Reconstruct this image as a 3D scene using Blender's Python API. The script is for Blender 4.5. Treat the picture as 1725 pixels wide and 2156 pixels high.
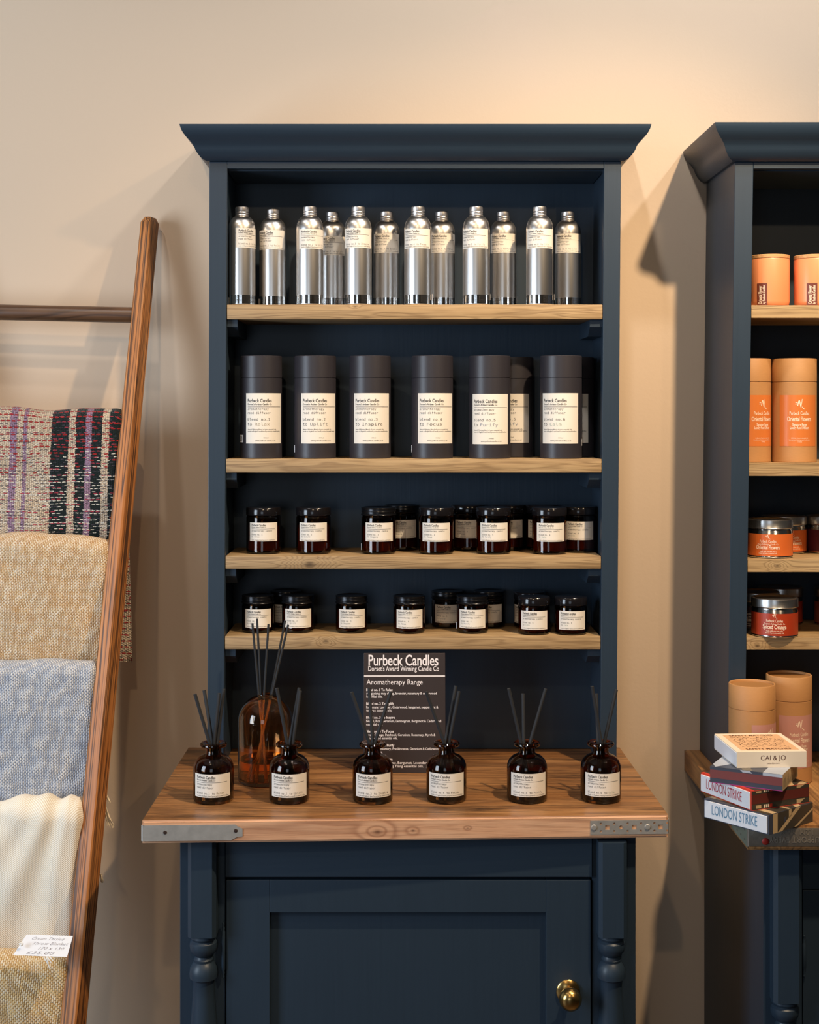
import bpy, bmesh, math, random, os
from math import sin, cos, pi, radians, sqrt, atan2
from mathutils import Vector, Matrix

random.seed(7)
S = bpy.context.scene
C = S.collection
for o in list(bpy.data.objects):
    bpy.data.objects.remove(o)

# ------------------------------------------------------------------ camera
# world: X right, Y into the wall, Z up (floor 0), metres.  Hutch front plane is Y = 0, the eye is 3 m in front of it.
CAMZ = 1.62
cd = bpy.data.cameras.new('camera')
cam = bpy.data.objects.new('camera', cd); C.objects.link(cam)
cam.location = (0, -3.0, CAMZ); cam.rotation_euler = (radians(90), 0, 0)
cd.sensor_fit = 'HORIZONTAL'; cd.sensor_width = 36.0
cd.lens = 36.0 * 3000 / 1725
cd.shift_x = (862.5 - 842) / 1725
cd.shift_y = -(1078 - 868) / 1725
cd.clip_start = 0.05
S.camera = cam

# ------------------------------------------------------------------ world, lamps, exposure
S.view_settings.view_transform = 'Standard'
S.view_settings.look = 'None'
S.view_settings.gamma = 1.0
S.view_settings.use_curve_mapping = False
S.view_settings.exposure = 0.64
w = bpy.data.worlds.new('world'); S.world = w; w.use_nodes = True
w.node_tree.nodes['Background'].inputs[0].default_value = (0.55, 0.65, 0.8, 1)
w.node_tree.nodes['Background'].inputs[1].default_value = 0.05

def spot(loc, target, power, color, size_deg=70, blend=0.6, radius=0.035):
    d = bpy.data.lights.new('ceiling_spot_lamp', 'SPOT'); d.energy = power; d.color = color
    d.spot_size = radians(size_deg); d.spot_blend = blend; d.shadow_soft_size = radius
    o = bpy.data.objects.new('ceiling_spot_lamp', d); C.objects.link(o); o.location = loc
    o.rotation_euler = (Vector(target) - Vector(loc)).to_track_quat('-Z', 'Y').to_euler()
    return o
def area(loc, target, power, color, sx, sy):
    d = bpy.data.lights.new('window_daylight', 'AREA'); d.shape = 'RECTANGLE'; d.size = sx; d.size_y = sy
    d.energy = power; d.color = color
    o = bpy.data.objects.new('window_daylight', d); C.objects.link(o); o.location = loc
    o.rotation_euler = (Vector(target) - Vector(loc)).to_track_quat('-Z', 'Y').to_euler()
    return o
WARM = (1.0, 0.75, 0.475)
WARM2 = (1.0, 0.80, 0.58)
COOL = (0.72, 0.85, 1.0)
NEUT = (1.0, 0.99, 0.98)
spot((0.30, -0.62, 3.05), (0.30, 0.2, 2.0), 17, NEUT, 120, 0.8)
spot((-0.95, -0.80, 3.05), (-0.85, 0.2, 2.2), 11, NEUT, 110, 0.9)
spot((1.30, -0.90, 3.05), (1.25, 0.2, 2.3), 29, NEUT, 110, 0.9)
spot((0.98, -1.22, 3.05), (0.25, 0.0, 1.2), 128, WARM, 72, 0.9)
spot((-0.75, -1.70, 3.05), (-0.5, 0.1, 1.5), 20, WARM, 60, 0.8)
spot((1.70, -3.00, 3.05), (0.6, 0.1, 1.3), 18, WARM, 50, 0.8)
spot((-0.20, -3.20, 3.05), (-0.1, 0.1, 1.0), 20, WARM, 48, 0.8)
area((-2.58, -1.9, 1.65), (-0.1, -0.15, 1.3), 44, COOL, 1.0, 1.7)
area((-0.9, -5.9, 1.7), (0, 0.0, 1.3), 10, COOL, 1.4, 1.8)

# ------------------------------------------------------------------ helpers
def sc_(py, h): return (py - 868.0) / (h * 1000.0)
def pers(Y): return 3.0 / (3.0 + Y)
def wx(px, Y): return (px - 842.0) / 1000.0 / pers(Y)
def wz(py, Y): return CAMZ - (py - 868.0) / 1000.0 / pers(Y)

def lin(r, g, b):
    f = lambda c: (c / 255.0 / 12.92) if c / 255.0 <= 0.04045 else ((c / 255.0 + 0.055) / 1.055) ** 2.4
    return (f(r), f(g), f(b), 1)

def tagit(o, label=None, cat=None, group=None, kind=None):
    if label: o['label'] = label
    if cat: o['category'] = cat
    if group: o['group'] = group
    if kind: o['kind'] = kind
    return o
def empty(name, loc, label, cat, group=None, rz=0):
    o = bpy.data.objects.new(name, None); C.objects.link(o); o.location = loc; o.rotation_euler = (0, 0, rz)
    o.empty_display_size = 0.02
    return tagit(o, label, cat, group)
def mk(name, bm, mats, parent=None, smooth=None, off=None):
    if off is not None:
        bmesh.ops.translate(bm, verts=bm.verts, vec=-Vector(off))
    me = bpy.data.meshes.new(name); bm.to_mesh(me); bm.free()
    if not isinstance(mats, (list, tuple)): mats = [mats]
    for m in mats: me.materials.append(m)
    if smooth is not None:
        for p in me.polygons: p.use_smooth = True
        me.set_sharp_from_angle(angle=radians(smooth))
    o = bpy.data.objects.new(name, me); C.objects.link(o)
    if parent: o.parent = parent
    return o
def copy_tree(o, parent=None):
    c = o.copy(); C.objects.link(c)
    if parent: c.parent = parent
    for ch in o.children: copy_tree(ch, c)
    return c

def bx(bm, x0, x1, y0, y1, z0, z1, bev=0.0, mi=0, xb0=None, xb1=None):
    """box; xb0/xb1 = left/right x at the bottom when it leans"""
    if xb0 is None: xb0 = x0
    if xb1 is None: xb1 = x1
    vs = [bm.verts.new(p) for p in ((xb0, y0, z0), (xb1, y0, z0), (xb1, y1, z0), (xb0, y1, z0),
                                    (x0, y0, z1), (x1, y0, z1), (x1, y1, z1), (x0, y1, z1))]
    fs = [bm.faces.new([vs[i] for i in q]) for q in ((0, 3, 2, 1), (4, 5, 6, 7), (0, 1, 5, 4), (1, 2, 6, 5), (2, 3, 7, 6), (3, 0, 4, 7))]
    for f in fs: f.material_index = mi
    if bev > 0:
        es = set(e for f in fs for e in f.edges)
        bmesh.ops.bevel(bm, geom=list(es), offset=bev, segments=2, affect='EDGES', profile=0.5)
    return fs
def lathe(bm, prof, seg=40, c=(0, 0, 0), mi=0, close=True):
    rings = []
    for r, z in prof:
        if r < 1e-6:
            rings.append([bm.verts.new((c[0], c[1], c[2] + z))])
        else:
            rings.append([bm.verts.new((c[0] + r * cos(2 * pi * i / seg), c[1] + r * sin(2 * pi * i / seg), c[2] + z)) for i in range(seg)])
    for a, b in zip(rings[:-1], rings[1:]):
        for i in range(seg):
            j = (i + 1) % seg
            if len(a) == 1 and len(b) == 1: continue
            if len(a) == 1: f = bm.faces.new((a[0], b[j], b[i]))
            elif len(b) == 1: f = bm.faces.new((a[i], a[j], b[0]))
            else: f = bm.faces.new((a[i], a[j], b[j], b[i]))
            f.material_index = mi
def tube(bm, p0, p1, r0, r1=None, seg=14, caps=True, mi=0):
    if r1 is None: r1 = r0
    p0 = Vector(p0); p1 = Vector(p1); d = (p1 - p0).normalized()
    u = d.orthogonal().normalized(); v = d.cross(u)
    a = [bm.verts.new(p0 + r0 * (cos(2 * pi * i / seg) * u + sin(2 * pi * i / seg) * v)) for i in range(seg)]
    b = [bm.verts.new(p1 + r1 * (cos(2 * pi * i / seg) * u + sin(2 * pi * i / seg) * v)) for i in range(seg)]
    for i in range(seg):
        j = (i + 1) % seg
        bm.faces.new((a[i], a[j], b[j], b[i])).material_index = mi
    if caps:
        bm.faces.new(a[::-1]).material_index = mi; bm.faces.new(b).material_index = mi
def path_tube(bm, pts, r, seg=8, mi=0):
    for a, b in zip(pts[:-1], pts[1:]): tube(bm, a, b, r, r, seg, True, mi)
def arc_strip(bm, R, th0, th1, z0, z1, n=28, mi=0, uv=None):
    prev = None
    for i in range(n + 1):
        t = th0 + (th1 - th0) * i / n
        a = bm.verts.new((R * sin(t), -R * cos(t), z0)); b = bm.verts.new((R * sin(t), -R * cos(t), z1))
        if prev: bm.faces.new((prev[0], a, b, prev[1])).material_index = mi
        prev = (a, b)

# ------------------------------------------------------------------ lettering
def load_font(fn):
    try:
        p = os.path.join(bpy.utils.system_resource('DATAFILES'), 'fonts', fn)
        return bpy.data.fonts.load(p, check_existing=True)
    except Exception:
        return None
F_MONO = load_font('DejaVuSansMono.woff2')
F_SANS = None
_tc = {}
def glyphs(s, font, bold=0.0, res=2):
    k = (s, font.name if font else '', bold, res)
    if k in _tc: return _tc[k]
    cu = bpy.data.curves.new('t', 'FONT'); cu.body = s; cu.size = 1.0; cu.resolution_u = res
    if font: cu.font = font
    cu.offset = bold
    ob = bpy.data.objects.new('t', cu)
    me = ob.to_mesh()
    v = [(p.co.x, p.co.y) for p in me.vertices]; f = [tuple(p.vertices) for p in me.polygons]
    ob.to_mesh_clear(); bpy.data.objects.remove(ob); bpy.data.curves.remove(cu)
    xs = [p[0] for p in v] or [0]
    _tc[k] = (v, f, min(xs), max(xs))
    return _tc[k]
def put_text(bm, s, x, y, size, mapf, font=None, width=None, bold=0.0, align='L', mi=0, xs=1.0, res=2, rot=0.0):
    """lays s with its baseline at (x,y) in the label plane; width fixes its length; mapf maps (u,v) to 3-D"""
    v, f, a, b = glyphs(s, font, bold, res)
    if not f: return
    kx = size * xs if width is None else width / max(1e-6, (b - a))
    L = (b - a) * kx
    vy = size * (1.0 if width is None else 1.3)
    ox = x - (0 if align == 'L' else (L / 2 if align == 'C' else L))
    cr, sr = cos(rot), sin(rot)
    vs = []
    for (p, q) in v:
        u_, v_ = (p - a) * kx + ox - x, q * vy
        vs.append(bm.verts.new(mapf(x + u_ * cr - v_ * sr, y + u_ * sr + v_ * cr)))
    for q in f:
        try:
            fc = bm.faces.new([vs[i] for i in q]); fc.material_index = mi
        except ValueError: pass
def put_rect(bm, x0, x1, y0, y1, mapf, n=1, mi=0):
    prev = None
    for i in range(n + 1):
        x = x0 + (x1 - x0) * i / n
        a = bm.verts.new(mapf(x, y0)); b = bm.verts.new(mapf(x, y1))
        if prev: bm.faces.new((prev[0], a, b, prev[1])).material_index = mi
        prev = (a, b)
def cyl_map(R, th_c, z0):
    return lambda u, v: (R * sin(th_c + u / R), -R * cos(th_c + u / R), z0 + v)

# ------------------------------------------------------------------ materials
def newmat(name):
    m = bpy.data.materials.new(name); m.use_nodes = True
    nt = m.node_tree; b = nt.nodes['Principled BSDF']
    return m, nt, b
def nd(nt, t, **kw):
    n = nt.nodes.new(t)
    for k, v in kw.items():
        if k in n.inputs.keys() if hasattr(n.inputs, 'keys') else False: n.inputs[k].default_value = v
        else: setattr(n, k, v)
    return n
def plain(name, col, rough=0.5, metal=0.0, bump=0.0, bscale=200, coat=0.0, spec=0.5, var=0.0, vscale=(20, 20, 20)):
    m, nt, b = newmat(name)
    b.inputs['Base Color'].default_value = col; b.inputs['Roughness'].default_value = rough; b.inputs['Metallic'].default_value = metal
    b.inputs['Coat Weight'].default_value = coat; b.inputs['Specular IOR Level'].default_value = spec
    tc = nt.nodes.new('ShaderNodeTexCoord')
    if var > 0:
        mp = nt.nodes.new('ShaderNodeMapping'); mp.inputs['Scale'].default_value = vscale
        nt.links.new(tc.outputs['Object'], mp.inputs['Vector'])
        n = nt.nodes.new('ShaderNodeTexNoise'); n.inputs['Scale'].default_value = 1; n.inputs['Detail'].default_value = 5
        nt.links.new(mp.outputs[0], n.inputs['Vector'])
        r = nt.nodes.new('ShaderNodeMapRange'); r.inputs[3].default_value = 1 - var; r.inputs[4].default_value = 1 + var
        nt.links.new(n.outputs['Fac'], r.inputs[0])
        mx = nt.nodes.new('ShaderNodeMix'); mx.data_type = 'RGBA'; mx.blend_type = 'MULTIPLY'; mx.inputs[0].default_value = 1
        mx.inputs[6].default_value = col; nt.links.new(r.outputs[0], mx.inputs[7]); nt.links.new(mx.outputs[2], b.inputs['Base Color'])
    if bump > 0:
        n = nt.nodes.new('ShaderNodeTexNoise'); n.inputs['Scale'].default_value = bscale; n.inputs['Detail'].default_value = 3
        nt.links.new(tc.outputs['Object'], n.inputs['Vector'])
        bp = nt.nodes.new('ShaderNodeBump'); bp.inputs['Strength'].default_value = bump; bp.inputs['Distance'].default_value = 0.001
        nt.links.new(n.outputs['Fac'], bp.inputs['Height']); nt.links.new(bp.outputs[0], b.inputs['Normal'])
    return m
def ramp(nt, stops, interp='LINEAR'):
    r = nt.nodes.new('ShaderNodeValToRGB'); r.color_ramp.interpolation = interp
    e = r.color_ramp.elements
    while len(e) < len(stops): e.new(0.5)
    for i, (p, c) in enumerate(stops):
        e[i].position = p; e[i].color = c
    return r
def math_(nt, op, a=None, b=None, c=None):
    n = nt.nodes.new('ShaderNodeMath'); n.operation = op
    for i, x in enumerate((a, b, c)):
        if x is None: continue
        if hasattr(x, 'is_linked') or hasattr(x, 'links'): nt.links.new(x, n.inputs[i])
        else: n.inputs[i].default_value = x
    return n.outputs[0]

def wood(name, light, mid, dark, axis='X', knots=(), rough=0.55, lines=26, across=9.0, along=1.1, line_s=0.55, coat=0.0, seed=0.0, stain=None, shear=None):
    m, nt, b = newmat(name)
    tc = nt.nodes.new('ShaderNodeTexCoord')
    if shear:      # follow a leaning timber: its grain runs along its own length
        sp = nt.nodes.new('ShaderNodeSeparateXYZ'); nt.links.new(tc.outputs['Object'], sp.inputs[0]); cbn = nt.nodes.new('ShaderNodeCombineXYZ')
        nt.links.new(math_(nt, 'SUBTRACT', sp.outputs[0], math_(nt, 'MULTIPLY', sp.outputs[2], shear[0])), cbn.inputs[0])
        nt.links.new(math_(nt, 'SUBTRACT', sp.outputs[1], math_(nt, 'MULTIPLY', sp.outputs[2], shear[1])), cbn.inputs[1]); nt.links.new(sp.outputs[2], cbn.inputs[2])
        class _T: pass
        tcx = _T(); tcx.outputs = {'Object': cbn.outputs[0]}; tc = tcx
    mp = nt.nodes.new('ShaderNodeMapping')
    s = {'X': (along, across, across), 'Z': (across, across, along), 'Y': (across, along, across)}[axis]
    mp.inputs['Scale'].default_value = s; mp.inputs['Location'].default_value = (seed, seed * 1.7, seed * 0.6)
    nt.links.new(tc.outputs['Object'], mp.inputs['Vector'])
    n1 = nt.nodes.new('ShaderNodeTexNoise'); n1.inputs['Scale'].default_value = 1.0; n1.inputs['Detail'].default_value = 2.0; n1.inputs['Distortion'].default_value = 0.35
    nt.links.new(mp.outputs[0], n1.inputs['Vector'])
    v = n1.outputs['Fac']; kd = None
    for (kx, ky, kz, kr, ka) in knots:
        sub = nt.nodes.new('ShaderNodeVectorMath'); sub.operation = 'SUBTRACT'; sub.inputs[1].default_value = (kx, ky, kz)
        nt.links.new(tc.outputs['Object'], sub.inputs[0])
        ml = nt.nodes.new('ShaderNodeVectorMath'); ml.operation = 'MULTIPLY'
        f = 1.0 / kr; ml.inputs[1].default_value = {'X': (f * .55, f * .3, f), 'Z': (f, f * .3, f * .4), 'Y': (f, f * .4, f)}[axis]
        nt.links.new(sub.outputs[0], ml.inputs[0])
        ln = nt.nodes.new('ShaderNodeVectorMath'); ln.operation = 'LENGTH'; nt.links.new(ml.outputs[0], ln.inputs[0])
        d = ln.outputs['Value']
        e = math_(nt, 'EXPONENT', math_(nt, 'MULTIPLY', math_(nt, 'MULTIPLY', d, d), -0.35))
        v = math_(nt, 'ADD', v, math_(nt, 'MULTIPLY', e, ka))
        core = math_(nt, 'EXPONENT', math_(nt, 'MULTIPLY', math_(nt, 'MULTIPLY', d, d), -5.0))
        kd = core if kd is None else math_(nt, 'MAXIMUM', kd, core)
    sn = math_(nt, 'SINE', math_(nt, 'MULTIPLY', v, lines * 6.2832 / 2))
    sn = math_(nt, 'MULTIPLY_ADD', sn, 0.5, 0.5)
    sn = math_(nt, 'POWER', sn, 3.0)
    # fine fibres
    mp2 = nt.nodes.new('ShaderNodeMapping')
    s2 = {'X': (7, 260, 260), 'Z': (260, 260, 7), 'Y': (260, 7, 260)}[axis]
    mp2.inputs['Scale'].default_value = s2; nt.links.new(tc.outputs['Object'], mp2.inputs['Vector'])
    n2 = nt.nodes.new('ShaderNodeTexNoise'); n2.inputs['Scale'].default_value = 1.0; n2.inputs['Detail'].default_value = 3
    nt.links.new(mp2.outputs[0], n2.inputs['Vector'])
    # broad tone
    mp3 = nt.nodes.new('ShaderNodeMapping')
    s3 = {'X': (2.2, 14, 14), 'Z': (14, 14, 2.2), 'Y': (14, 2.2, 14)}[axis]
    mp3.inputs['Scale'].default_value = s3; mp3.inputs['Location'].default_value = (seed + 3, 1, seed); nt.links.new(tc.outputs['Object'], mp3.inputs['Vector'])
    n3 = nt.nodes.new('ShaderNodeTexNoise'); n3.inputs['Scale'].default_value = 1.0; n3.inputs['Detail'].default_value = 5; n3.inputs['Roughness'].default_value = 0.6
    nt.links.new(mp3.outputs[0], n3.inputs['Vector'])
    r1 = ramp(nt, [(0.3, light), (0.55, mid), (0.78, light)]); nt.links.new(n3.outputs['Fac'], r1.inputs[0])
    mx = nt.nodes.new('ShaderNodeMix'); mx.data_type = 'RGBA'; mx.inputs[7].default_value = dark
    nt.links.new(r1.outputs[0], mx.inputs[6]); nt.links.new(math_(nt, 'MULTIPLY', sn, line_s), mx.inputs[0])
    col = mx.outputs[2]
    mx2 = nt.nodes.new('ShaderNodeMix'); mx2.data_type = 'RGBA'; mx2.inputs[7].default_value = dark
    fr = nt.nodes.new('ShaderNodeMapRange'); fr.inputs[1].default_value = 0.5; fr.inputs[2].default_value = 0.78; fr.inputs[4].default_value = 0.6
    nt.links.new(n2.outputs['Fac'], fr.inputs[0]); nt.links.new(fr.outputs[0], mx2.inputs[0]); nt.links.new(col, mx2.inputs[6]); col = mx2.outputs[2]
    if stain:
        mp4 = nt.nodes.new('ShaderNodeMapping'); mp4.inputs['Scale'].default_value = {'X': (4, 22, 22), 'Z': (22, 22, 5), 'Y': (22, 4, 22)}[axis]
        mp4.inputs['Location'].default_value = (seed + 9, 4, 2); nt.links.new(tc.outputs['Object'], mp4.inputs['Vector'])
        n4 = nt.nodes.new('ShaderNodeTexNoise'); n4.inputs['Scale'].default_value = 1; n4.inputs['Detail'].default_value = 8; n4.inputs['Roughness'].default_value = 0.72
        nt.links.new(mp4.outputs[0], n4.inputs['Vector'])
        fr4 = nt.nodes.new('ShaderNodeMapRange'); fr4.inputs[1].default_value = 0.50; fr4.inputs[2].default_value = 0.66; fr4.inputs[4].default_value = 0.8
        nt.links.new(n4.outputs['Fac'], fr4.inputs[0])
        mx4 = nt.nodes.new('ShaderNodeMix'); mx4.data_type = 'RGBA'; mx4.inputs[7].default_value = stain
        nt.links.new(fr4.outputs[0], mx4.inputs[0]); nt.links.new(col, mx4.inputs[6]); col = mx4.outputs[2]
    if kd is not None:
        mx3 = nt.nodes.new('ShaderNodeMix'); mx3.data_type = 'RGBA'; mx3.inputs[7].default_value = tuple(c * 0.45 for c in dark[:3]) + (1,)
        nt.links.new(math_(nt, 'MULTIPLY', kd, 0.85), mx3.inputs[0]); nt.links.new(col, mx3.inputs[6]); col = mx3.outputs[2]
    nt.links.new(col, b.inputs['Base Color'])
    b.inputs['Roughness'].default_value = rough; b.inputs['Coat Weight'].default_value = coat; b.inputs['Coat Roughness'].default_value = 0.3
    bp = nt.nodes.new('ShaderNodeBump'); bp.inputs['Strength'].default_value = 0.35; bp.inputs['Distance'].default_value = 0.0012; bp.invert = True
    h = math_(nt, 'ADD', math_(nt, 'MULTIPLY', sn, 0.5), n2.outputs['Fac'])
    nt.links.new(h, bp.inputs['Height']); nt.links.new(bp.outputs[0], b.inputs['Normal'])
    return m

def painted(name, col, chips=True, axis='Z'):
    m, nt, b = newmat(name)
    tc = nt.nodes.new('ShaderNodeTexCoord')
    mp = nt.nodes.new('ShaderNodeMapping'); mp.inputs['Scale'].default_value = (160, 160, 5) if axis == 'Z' else (5, 160, 160)
    nt.links.new(tc.outputs['Object'], mp.inputs['Vector'])
    n = nt.nodes.new('ShaderNodeTexNoise'); n.inputs['Scale'].default_value = 1; n.inputs['Detail'].default_value = 4
    nt.links.new(mp.outputs[0], n.inputs['Vector'])
    n3 = nt.nodes.new('ShaderNodeTexNoise'); n3.inputs['Scale'].default_value = 6; n3.inputs['Detail'].default_value = 6
    nt.links.new(tc.outputs['Object'], n3.inputs['Vector'])
    r = nt.nodes.new('ShaderNodeMapRange'); r.inputs[3].default_value = 0.86; r.inputs[4].default_value = 1.14
    nt.links.new(math_(nt, 'MULTIPLY_ADD', n.outputs['Fac'], 0.5, math_(nt, 'MULTIPLY', n3.outputs['Fac'], 0.5)), r.inputs[0])
    mx = nt.nodes.new('ShaderNodeMix'); mx.data_type = 'RGBA'; mx.blend_type = 'MULTIPLY'; mx.inputs[0].default_value = 1
    mx.inputs[6].default_value = col; nt.links.new(r.outputs[0], mx.inputs[7]); c = mx.outputs[2]
    if chips:
        n2 = nt.nodes.new('ShaderNodeTexNoise'); n2.inputs['Scale'].default_value = 38; n2.inputs['Detail'].default_value = 5; n2.inputs['Roughness'].default_value = 0.65
        nt.links.new(tc.outputs['Object'], n2.inputs['Vector'])
        rr = nt.nodes.new('ShaderNodeMapRange'); rr.inputs[1].default_value = 0.755; rr.inputs[2].default_value = 0.79; rr.inputs[4].default_value = 0.6
        nt.links.new(n2.outputs['Fac'], rr.inputs[0])
        m3 = nt.nodes.new('ShaderNodeMix'); m3.data_type = 'RGBA'; m3.inputs[7].default_value = lin(150, 160, 160)
        nt.links.new(rr.outputs[0], m3.inputs[0]); nt.links.new(c, m3.inputs[6]); c = m3.outputs[2]
    nt.links.new(c, b.inputs['Base Color'])
    b.inputs['Roughness'].default_value = 0.42; b.inputs['Specular IOR Level'].default_value = 0.4
    bp = nt.nodes.new('ShaderNodeBump'); bp.inputs['Strength'].default_value = 0.25; bp.inputs['Distance'].default_value = 0.0008
    nt.links.new(n.outputs['Fac'], bp.inputs['Height']); nt.links.new(bp.outputs[0], b.inputs['Normal'])
    return m
def glass(name, col, rough=0.0, ior=1.48):
    m, nt, b = newmat(name)
    b.inputs['Base Color'].default_value = col; b.inputs['Transmission Weight'].default_value = 1.0
    b.inputs['Roughness'].default_value = rough; b.inputs['IOR'].default_value = ior
    return m

BLUE = lin(41, 55, 69)
M_BLUE = painted('blue_eggshell_paint', BLUE)
M_BLUE_H = painted('blue_eggshell_paint_horizontal', BLUE, axis='X')
M_BLACKIN = plain('shadow_gap_black', lin(12, 12, 14), 0.8)
M_WALL = plain('pink_beige_wall_paint', lin(212, 188, 163), 0.62, bump=0.25, bscale=120, var=0.03, vscale=(1.5, 1.5, 1.5), spec=0.3)
M_OAK = wood('oak_shelf', lin(190, 162, 122), lin(166, 136, 96), lin(104, 76, 46), 'X', rough=0.6, lines=15, across=42, along=3.2, line_s=0.42,
             knots=((wx(652, 0), 0.0, wz(1189, 0) - .866, 0.014, .9), (wx(686, 0), 0.0, wz(1350, 0) - .866, 0.006, 0.5), (wx(748, 0), 0, wz(645, 0) - .866, 0.003, .2)))
M_OAK2 = wood('oak_shelf_right', lin(192, 162, 118), lin(166, 134, 90), lin(104, 74, 42), 'X', rough=0.6, lines=15, across=42, along=3.2, line_s=0.42, seed=5.0,
              knots=((wx(1637, -.07) - 1.119, -.072, wz(1191, -.07) - .8604, 0.006, 0.5), (wx(1595, -.07) - 1.119, -.072, wz(1360, -.07) - .8604, 0.006, 0.5)))
M_TOP = wood('reclaimed_pine_top', lin(182, 132, 84), lin(150, 102, 60), lin(72, 46, 28), 'X', rough=0.42, lines=12, across=22, along=1.3, line_s=0.5, coat=0.25, seed=2.0, stain=lin(40, 27, 19))
M_EDGE = wood('reclaimed_pine_edge', lin(232, 188, 152), lin(214, 162, 124), lin(140, 86, 56), 'X', rough=0.55, lines=9, across=20, along=1.5, line_s=0.5, seed=4.0,
              knots=((wx(795, -.35), -.272, wz(1750, -.35) - .824, 0.009, .45), (wx(985, -.35), -.272, wz(1744, -.35) - .824, 0.003, .2), (wx(870, -.35), -.272, wz(1748, -.35) - .824, 0.005, .22)))
M_TOPR = wood('scaffold_board_top', lin(190, 142, 88), lin(160, 112, 66), lin(84, 54, 30), 'Y', rough=0.5, lines=12, across=22, along=1.3, line_s=0.5, coat=0.15, seed=8.0, stain=lin(60, 42, 26))
M_RAIL = wood('ladder_pine_orange', lin(200, 134, 72), lin(180, 112, 56), lin(66, 40, 22), 'Z', rough=0.5, lines=15, across=64, along=.9, line_s=0.95, seed=1.0, shear=(.044, .27))
M_RUNG = wood('ladder_rung_walnut', lin(120, 84, 54), lin(92, 62, 40), lin(44, 28, 18), 'X', rough=0.4, lines=24, across=20, along=1.5, line_s=0.6, coat=0.1, seed=1.0)
M_FLOOR = wood('oak_floor', lin(104, 80, 58), lin(88, 66, 46), lin(60, 44, 30), 'Y', rough=0.5, lines=16, across=5, along=0.6)
M_CEIL = plain('ceiling_paint', lin(150, 142, 130), 0.8)
M_WALL2 = plain('dark_olive_wall_paint', lin(104, 98, 88), 0.7)
M_ALU = plain('brushed_aluminium', (0.70, 0.67, 0.64, 1), 0.30, 1.0)
M_ALU.node_tree.nodes['Principled BSDF'].inputs['Anisotropic'].default_value = 0.5
M_FOIL = plain('silver_foil', (0.85, 0.83, 0.80, 1), 0.12, 1.0)
M_CAP = plain('aluminium_cap', (0.72, 0.69, 0.68, 1), 0.38, 1.0)
M_LABEL = plain('cream_label_paper', lin(232, 224, 212), 0.6, bump=0.05, bscale=900)
M_INK = plain('black_ink', lin(34, 30, 30), 0.6)
INKS = {'Relax': plain('ink_gold_grey', lin(150, 138, 112), 0.6), 'Uplift': plain('ink_mid_grey', lin(130, 128, 126), 0.6), 'Inspire': M_INK, 'Focus': M_INK,
        'Purify': plain('ink_blue_grey', lin(120, 128, 142), 0.6), 'Calm': plain('ink_green_grey', lin(150, 166, 150), 0.6)}
M_BLACKCARD = plain('black_card', lin(46, 43, 48), 0.42, bump=0.1, bscale=500)
M_KRAFT = plain('kraft_card', lin(186, 134, 82), 0.6, var=0.07, vscale=(90, 90, 400), bump=0.1, bscale=600)
M_KRAFTIN = plain('kraft_card_inner', lin(160, 112, 62), 0.65)
M_AMBER = glass('dark_amber_glass', (0.24, 0.080, 0.015, 1))
M_AMBERL = glass('light_amber_glass', (0.94, 0.64, 0.38, 1))
M_OIL = glass('amber_oil', (0.95, 0.50, 0.16, 1), ior=1.33)
M_DARKOIL = plain('dark_oil', lin(30, 12, 8), 0.1)
M_WAX = plain('cream_wax', lin(200, 170, 130), 0.5)
M_BAKE = plain('black_plastic_lid', lin(22, 20, 22), 0.14)
M_BLKMET = plain('black_metal_lid', lin(30, 30, 33), 0.25, 0.6)
M_REED = plain('black_reed', lin(38, 40, 44), 0.75, bump=0.2, bscale=900)
M_REEDREFR = plain('painted_refraction_reed', lin(150, 100, 45), 0.6)  # black reeds seen through the dome: golden refracted light painted into the colour
M_SIGN = plain('dark_brown_card', lin(52, 42, 40), 0.42)
M_WHITE = plain('white_print', lin(238, 230, 230), 0.5)
M_WHITEC = plain('white_card', lin(236, 236, 240), 0.5)
M_CREAMC = plain('cream_card', lin(238, 222, 200), 0.5)
M_GALV = plain('galvanised_steel', lin(172, 168, 162), 0.45, 0.4, var=0.25, vscale=(60, 60, 60), bump=0.2, bscale=140)
M_DARKHOLE = plain('dark_screw', lin(58, 40, 32), 0.5, 0.3)
M_BRASS = plain('aged_brass', lin(196, 160, 98), 0.24, 1.0, var=0.22, vscale=(60, 60, 60))
M_TINMET = plain('polished_tin', (0.72, 0.71, 0.70, 1), 0.16, 1.0)
M_TINLID = plain('satin_tin_lid', (0.60, 0.58, 0.56, 1), 0.3, 1.0)
M_ORANGE = plain('orange_wrap', lin(214, 104, 44), 0.4)
M_ORANGECUP = plain('orange_satin_glass', lin(236, 146, 96), 0.35)
M_ORLAB = plain('orange_label', lin(214, 120, 56), 0.35)
M_RUST = plain('rust_wrap', lin(168, 56, 26), 0.4)
M_TERRA = plain('terracotta_wrap', lin(150, 74, 52), 0.45)
M_PLUM = plain('plum_wrap', lin(84, 30, 44), 0.4)
M_BROWNW = plain('dark_brown_wrap', lin(60, 34, 34), 0.4)
M_BROWNL = plain('brown_side_label', lin(110, 50, 34), 0.5)
M_PINKL = plain('dusty_pink_label', lin(196, 140, 126), 0.45)
M_PRINT = plain('cream_print', lin(250, 226, 200), 0.5)
M_WOODLID = wood('pale_wood_lid', lin(226, 176, 120), lin(206, 152, 98), lin(160, 108, 62), 'X', lines=10, across=30, along=6, line_s=0.3)

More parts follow.
